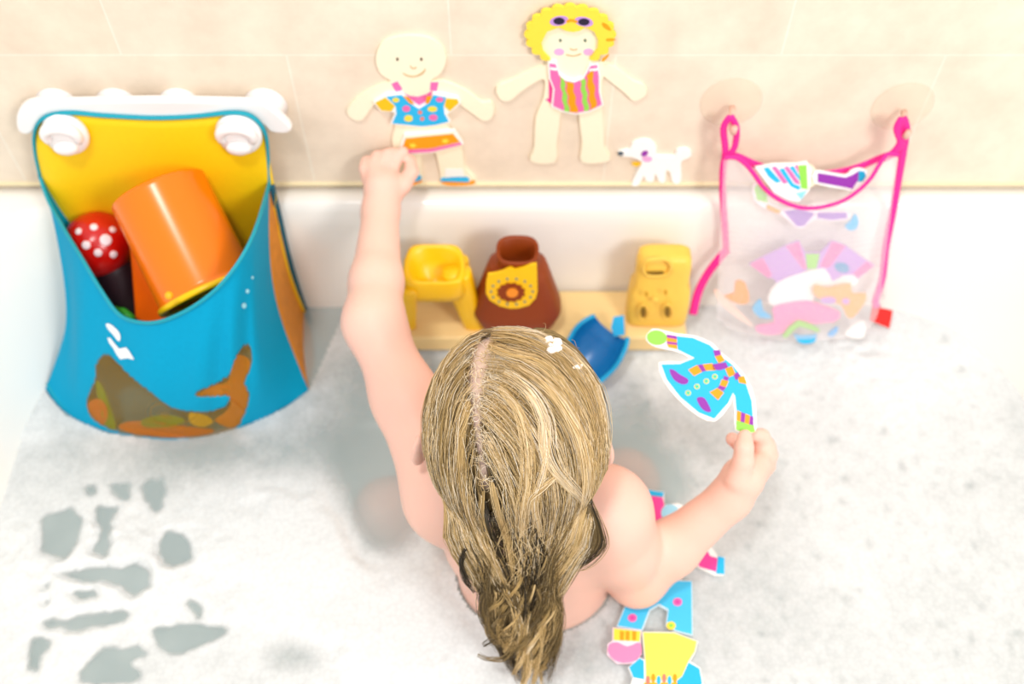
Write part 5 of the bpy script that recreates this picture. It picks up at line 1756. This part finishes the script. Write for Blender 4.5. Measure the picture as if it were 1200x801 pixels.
tq = at_y(1033, 368, 0.722)
slab('red_tag', [(1022, 358), (1045, 363), (1041, 384), (1019, 375)], Plane(tq, (0.1, -0.7, 0.6)), 0.003, mat('red_label', (220, 20, 10), 0.5), pb)
for n_side, (cx_, cy_) in enumerate(((857, 122), (1058, 127))):
    c = at_y(cx_, cy_, 0.796)
    sg = thing('suction_hook', Vector((c.x, 0.8, c.z)), 'clear suction cup on the tiles, ' + ('left' if n_side == 0 else 'right') + ' one holding the pink bag', 'hook', 'clear suction hooks')
    MB().lathe([(0.001, 0.0), (0.030, 0.0), (0.0315, 0.001), (0.028, 0.003), (0.014, 0.008), (0.001, 0.009)], Vector((c.x, 0.7995, c.z)), (0, -1, 0), n=40).build('cup', CLR, sg)
    MB().tube([Vector((c.x, 0.792, c.z)), Vector((c.x, 0.780, c.z - 0.002)), Vector((c.x, 0.772, c.z - 0.012)), Vector((c.x, 0.766, c.z - 0.010)), Vector((c.x, 0.764, c.z - 0.002))], 0.0034, 10).build('hook', mat('rosy_hook', (236, 190, 170), 0.3), sg)

# ---- shapes in the net bag, lying in layers behind the net
NETG = 'foam shapes in the net bag'
def layer(k):
    return FP.lifted(-0.0052 - 0.0032 * k)
LT = 0.0026
def netshape(name, pts, k, m, label, prints=(), sm=2):
    P0_ = layer(k)
    c = P0_.hit(sum(p[0] for p in pts) / len(pts), max(p[1] for p in pts))
    t = thing(name, c, label, 'bath toy', NETG)
    slab('sheet', pts, P0_, LT, m, t, sm=sm)
    for nm, q, mm in prints:
        slab(nm, q, P0_, SK, mm, t, lift=LT + 0.00005)
    return t
# standing up out of the mouth
netshape('doll_shirt', Z8([(330, 420), (420, 402), (550, 400), (600, 390), (625, 440), (612, 540), (560, 600), (500, 590), (430, 555)]), 0, WHITE, 'striped pink and blue foam top sticking out of the net bag',
         [('stripe', Z8(q), m) for q, m in (([(372, 424), (400, 420), (465, 495), (440, 502), (400, 470)], BLUE), ([(415, 420), (440, 416), (500, 500), (478, 506)], PINK), ([(455, 432), (478, 424), (530, 505), (565, 520), (560, 540), (515, 520)], BLUE), ([(480, 420), (500, 415), (560, 495), (562, 512), (535, 500)], PINK), ([(508, 420), (530, 414), (562, 470), (562, 490)], BLUE), ([(535, 412), (552, 408), (562, 460)], PINK), ([(555, 410), (598, 408), (604, 535), (570, 530), (560, 470)], GREEN), ([(540, 555), (600, 540), (570, 590)], foamrub('print_aqua', (150, 220, 235))))], sm=0)
netshape('doll_boot', Z8([(640, 440), (700, 445), (800, 462), (828, 440), (868, 426), (912, 440), (908, 480), (890, 505), (850, 545), (800, 536), (640, 504)]), 1, WHITE, 'purple foam boot with blue toe sticking out of the net bag',
         [('boot_print', Z8([(655, 450), (700, 456), (800, 474), (835, 460), (868, 440), (865, 490), (835, 532), (795, 524), (655, 498)]), PURPLE), ('toe', Z8([(869, 438), (900, 442), (906, 466), (890, 492), (866, 496)]), foamrub('print_teal', (30, 160, 200)))])
netshape('doll_bow', Z8([(600, 410), (640, 425), (655, 470), (640, 510), (606, 520)]), 2, CREAM, 'cream foam neck piece between striped top and purple boot')
# a mitten-ended coat lying under the mouth
netshape('doll_cardigan', Z8([(318, 530), (340, 500), (392, 545), (400, 600), (470, 640), (560, 630), (650, 650), (810, 650), (815, 690), (720, 700), (640, 690), (590, 730), (545, 735), (470, 670), (392, 640), (330, 600)]), 3, foamrub('foam_mist', (246, 232, 240)), 'purple foam cardigan with a green cuff below the net bag mouth',
         [('cuff', Z8([(326, 530), (342, 508), (388, 550), (396, 604), (340, 590)]), GREEN), ('cuff', Z8([(392, 612), (468, 646), (450, 662), (390, 636)]), ORANGE), ('cardigan_print', Z8([(480, 648), (560, 636), (640, 660), (586, 724), (548, 728)]), foamrub('print_violet', (160, 110, 205))), ('cardigan_print', Z8([(655, 656), (806, 656), (808, 684), (730, 694), (655, 684)]), foamrub('print_violet', (160, 110, 205)))])
netshape('doll_sock', Z8([(798, 728), (830, 700), (850, 665), (868, 690), (862, 736), (826, 750)]), 3, BLUE, 'small blue foam sock at the right, below the net bag mouth')
# the striped jumper
netshape('doll_jumper', Z9([(325, 232), (400, 192), (530, 128), (604, 100), (640, 168), (722, 168), (790, 100), (865, 128), (985, 212), (1028, 238), (932, 314), (850, 290), (800, 335), (765, 335), (745, 256), (650, 262), (480, 340), (455, 306), (432, 312)]), 3, LILAC, 'pink and purple striped foam jumper lying in the net bag',
         [('cuff', Z9([(330, 232), (400, 196), (452, 290), (432, 306)]), PINK), ('cuff', Z9([(984, 216), (1022, 240), (932, 308), (905, 288)]), PINK), ('shoulder', Z9([(532, 130), (602, 106), (645, 250), (628, 256)]), PINK), ('shoulder', Z9([(722, 240), (792, 104), (862, 130), (768, 250)]), PINK), ('collar', Z9([(640, 172), (720, 172), (700, 254), (650, 256)]), GREEN), ('badge', Z9(oval(845, 248, 42, 28, rot=0.3)), foamrub('print_steel', (70, 150, 200)))], sm=0)
netshape('doll_bonnet', Z9([(430, 420), (480, 340), (600, 290), (750, 258), (790, 330), (850, 300), (920, 300), (920, 350), (700, 350), (690, 420), (640, 450), (470, 470)]), 2, WHITE, 'plain white foam shape under the striped jumper in the net bag')
netshape('doll_blouse', Z9([(358, 594), (380, 575), (465, 560), (455, 490), (500, 462), (650, 440), (760, 470), (835, 505), (800, 556), (610, 570), (500, 622), (400, 622)]), 1, foamrub('print_bubblegum', (250, 136, 192)), 'large pink foam shape low in the net bag')
netshape('toy_bear', Z9([(682, 380), (700, 350), (760, 366), (830, 352), (895, 345), (905, 398), (980, 396), (972, 450), (905, 532), (870, 520), (840, 458), (760, 440), (700, 412)]), 0, foamrub('foam_apricot', (250, 178, 96)), 'orange foam animal shape at the right in the net bag',
         [('patch', Z9(oval(768, 432, 46, 20)), LILAC), ('patch', Z9(oval(866, 438, 22, 18)), LILAC)])
netshape('toy_moon', Z9([(342, 480), (390, 428), (402, 490), (452, 530), (384, 530)]), 0, BLUE, 'blue crescent foam shape at the left in the net bag')
netshape('toy_fish', Z9([(575, 628), (610, 634), (690, 630), (702, 620), (694, 664), (650, 678), (604, 670)]), -1, BLUE, 'blue crescent foam shape at the very bottom of the net bag')
netshape('toy_leaf', Z9([(515, 632), (600, 548), (718, 598), (700, 610), (604, 580), (540, 638)]), 0, GREEN, 'green bent foam strip at the bottom of the net bag')
netshape('toy_star', Z9([(765, 632), (784, 606), (824, 582), (818, 612), (795, 634)]), -1, foamrub('print_azure', (60, 176, 236)), 'small blue foam leaf at bottom right in the net bag')
netshape('doll_hat', Z9([(862, 626), (900, 580), (968, 552), (970, 640), (910, 644)]), 2, foamrub('foam_snow', (252, 246, 242)), 'white foam corner at the bottom right of the net bag')
netshape('doll_belt', Z9([(128, 384), (150, 384), (200, 430), (345, 572), (300, 560), (180, 470)]), 0, foamrub('foam_flesh', (250, 214, 196)), 'skin-coloured foam strip at the left edge of the net bag')
netshape('doll_scarf', Z9([(185, 412), (240, 396), (248, 330), (300, 336), (326, 436), (270, 456)]), 1, ORANGE, 'orange foam scrap at the left in the net bag')
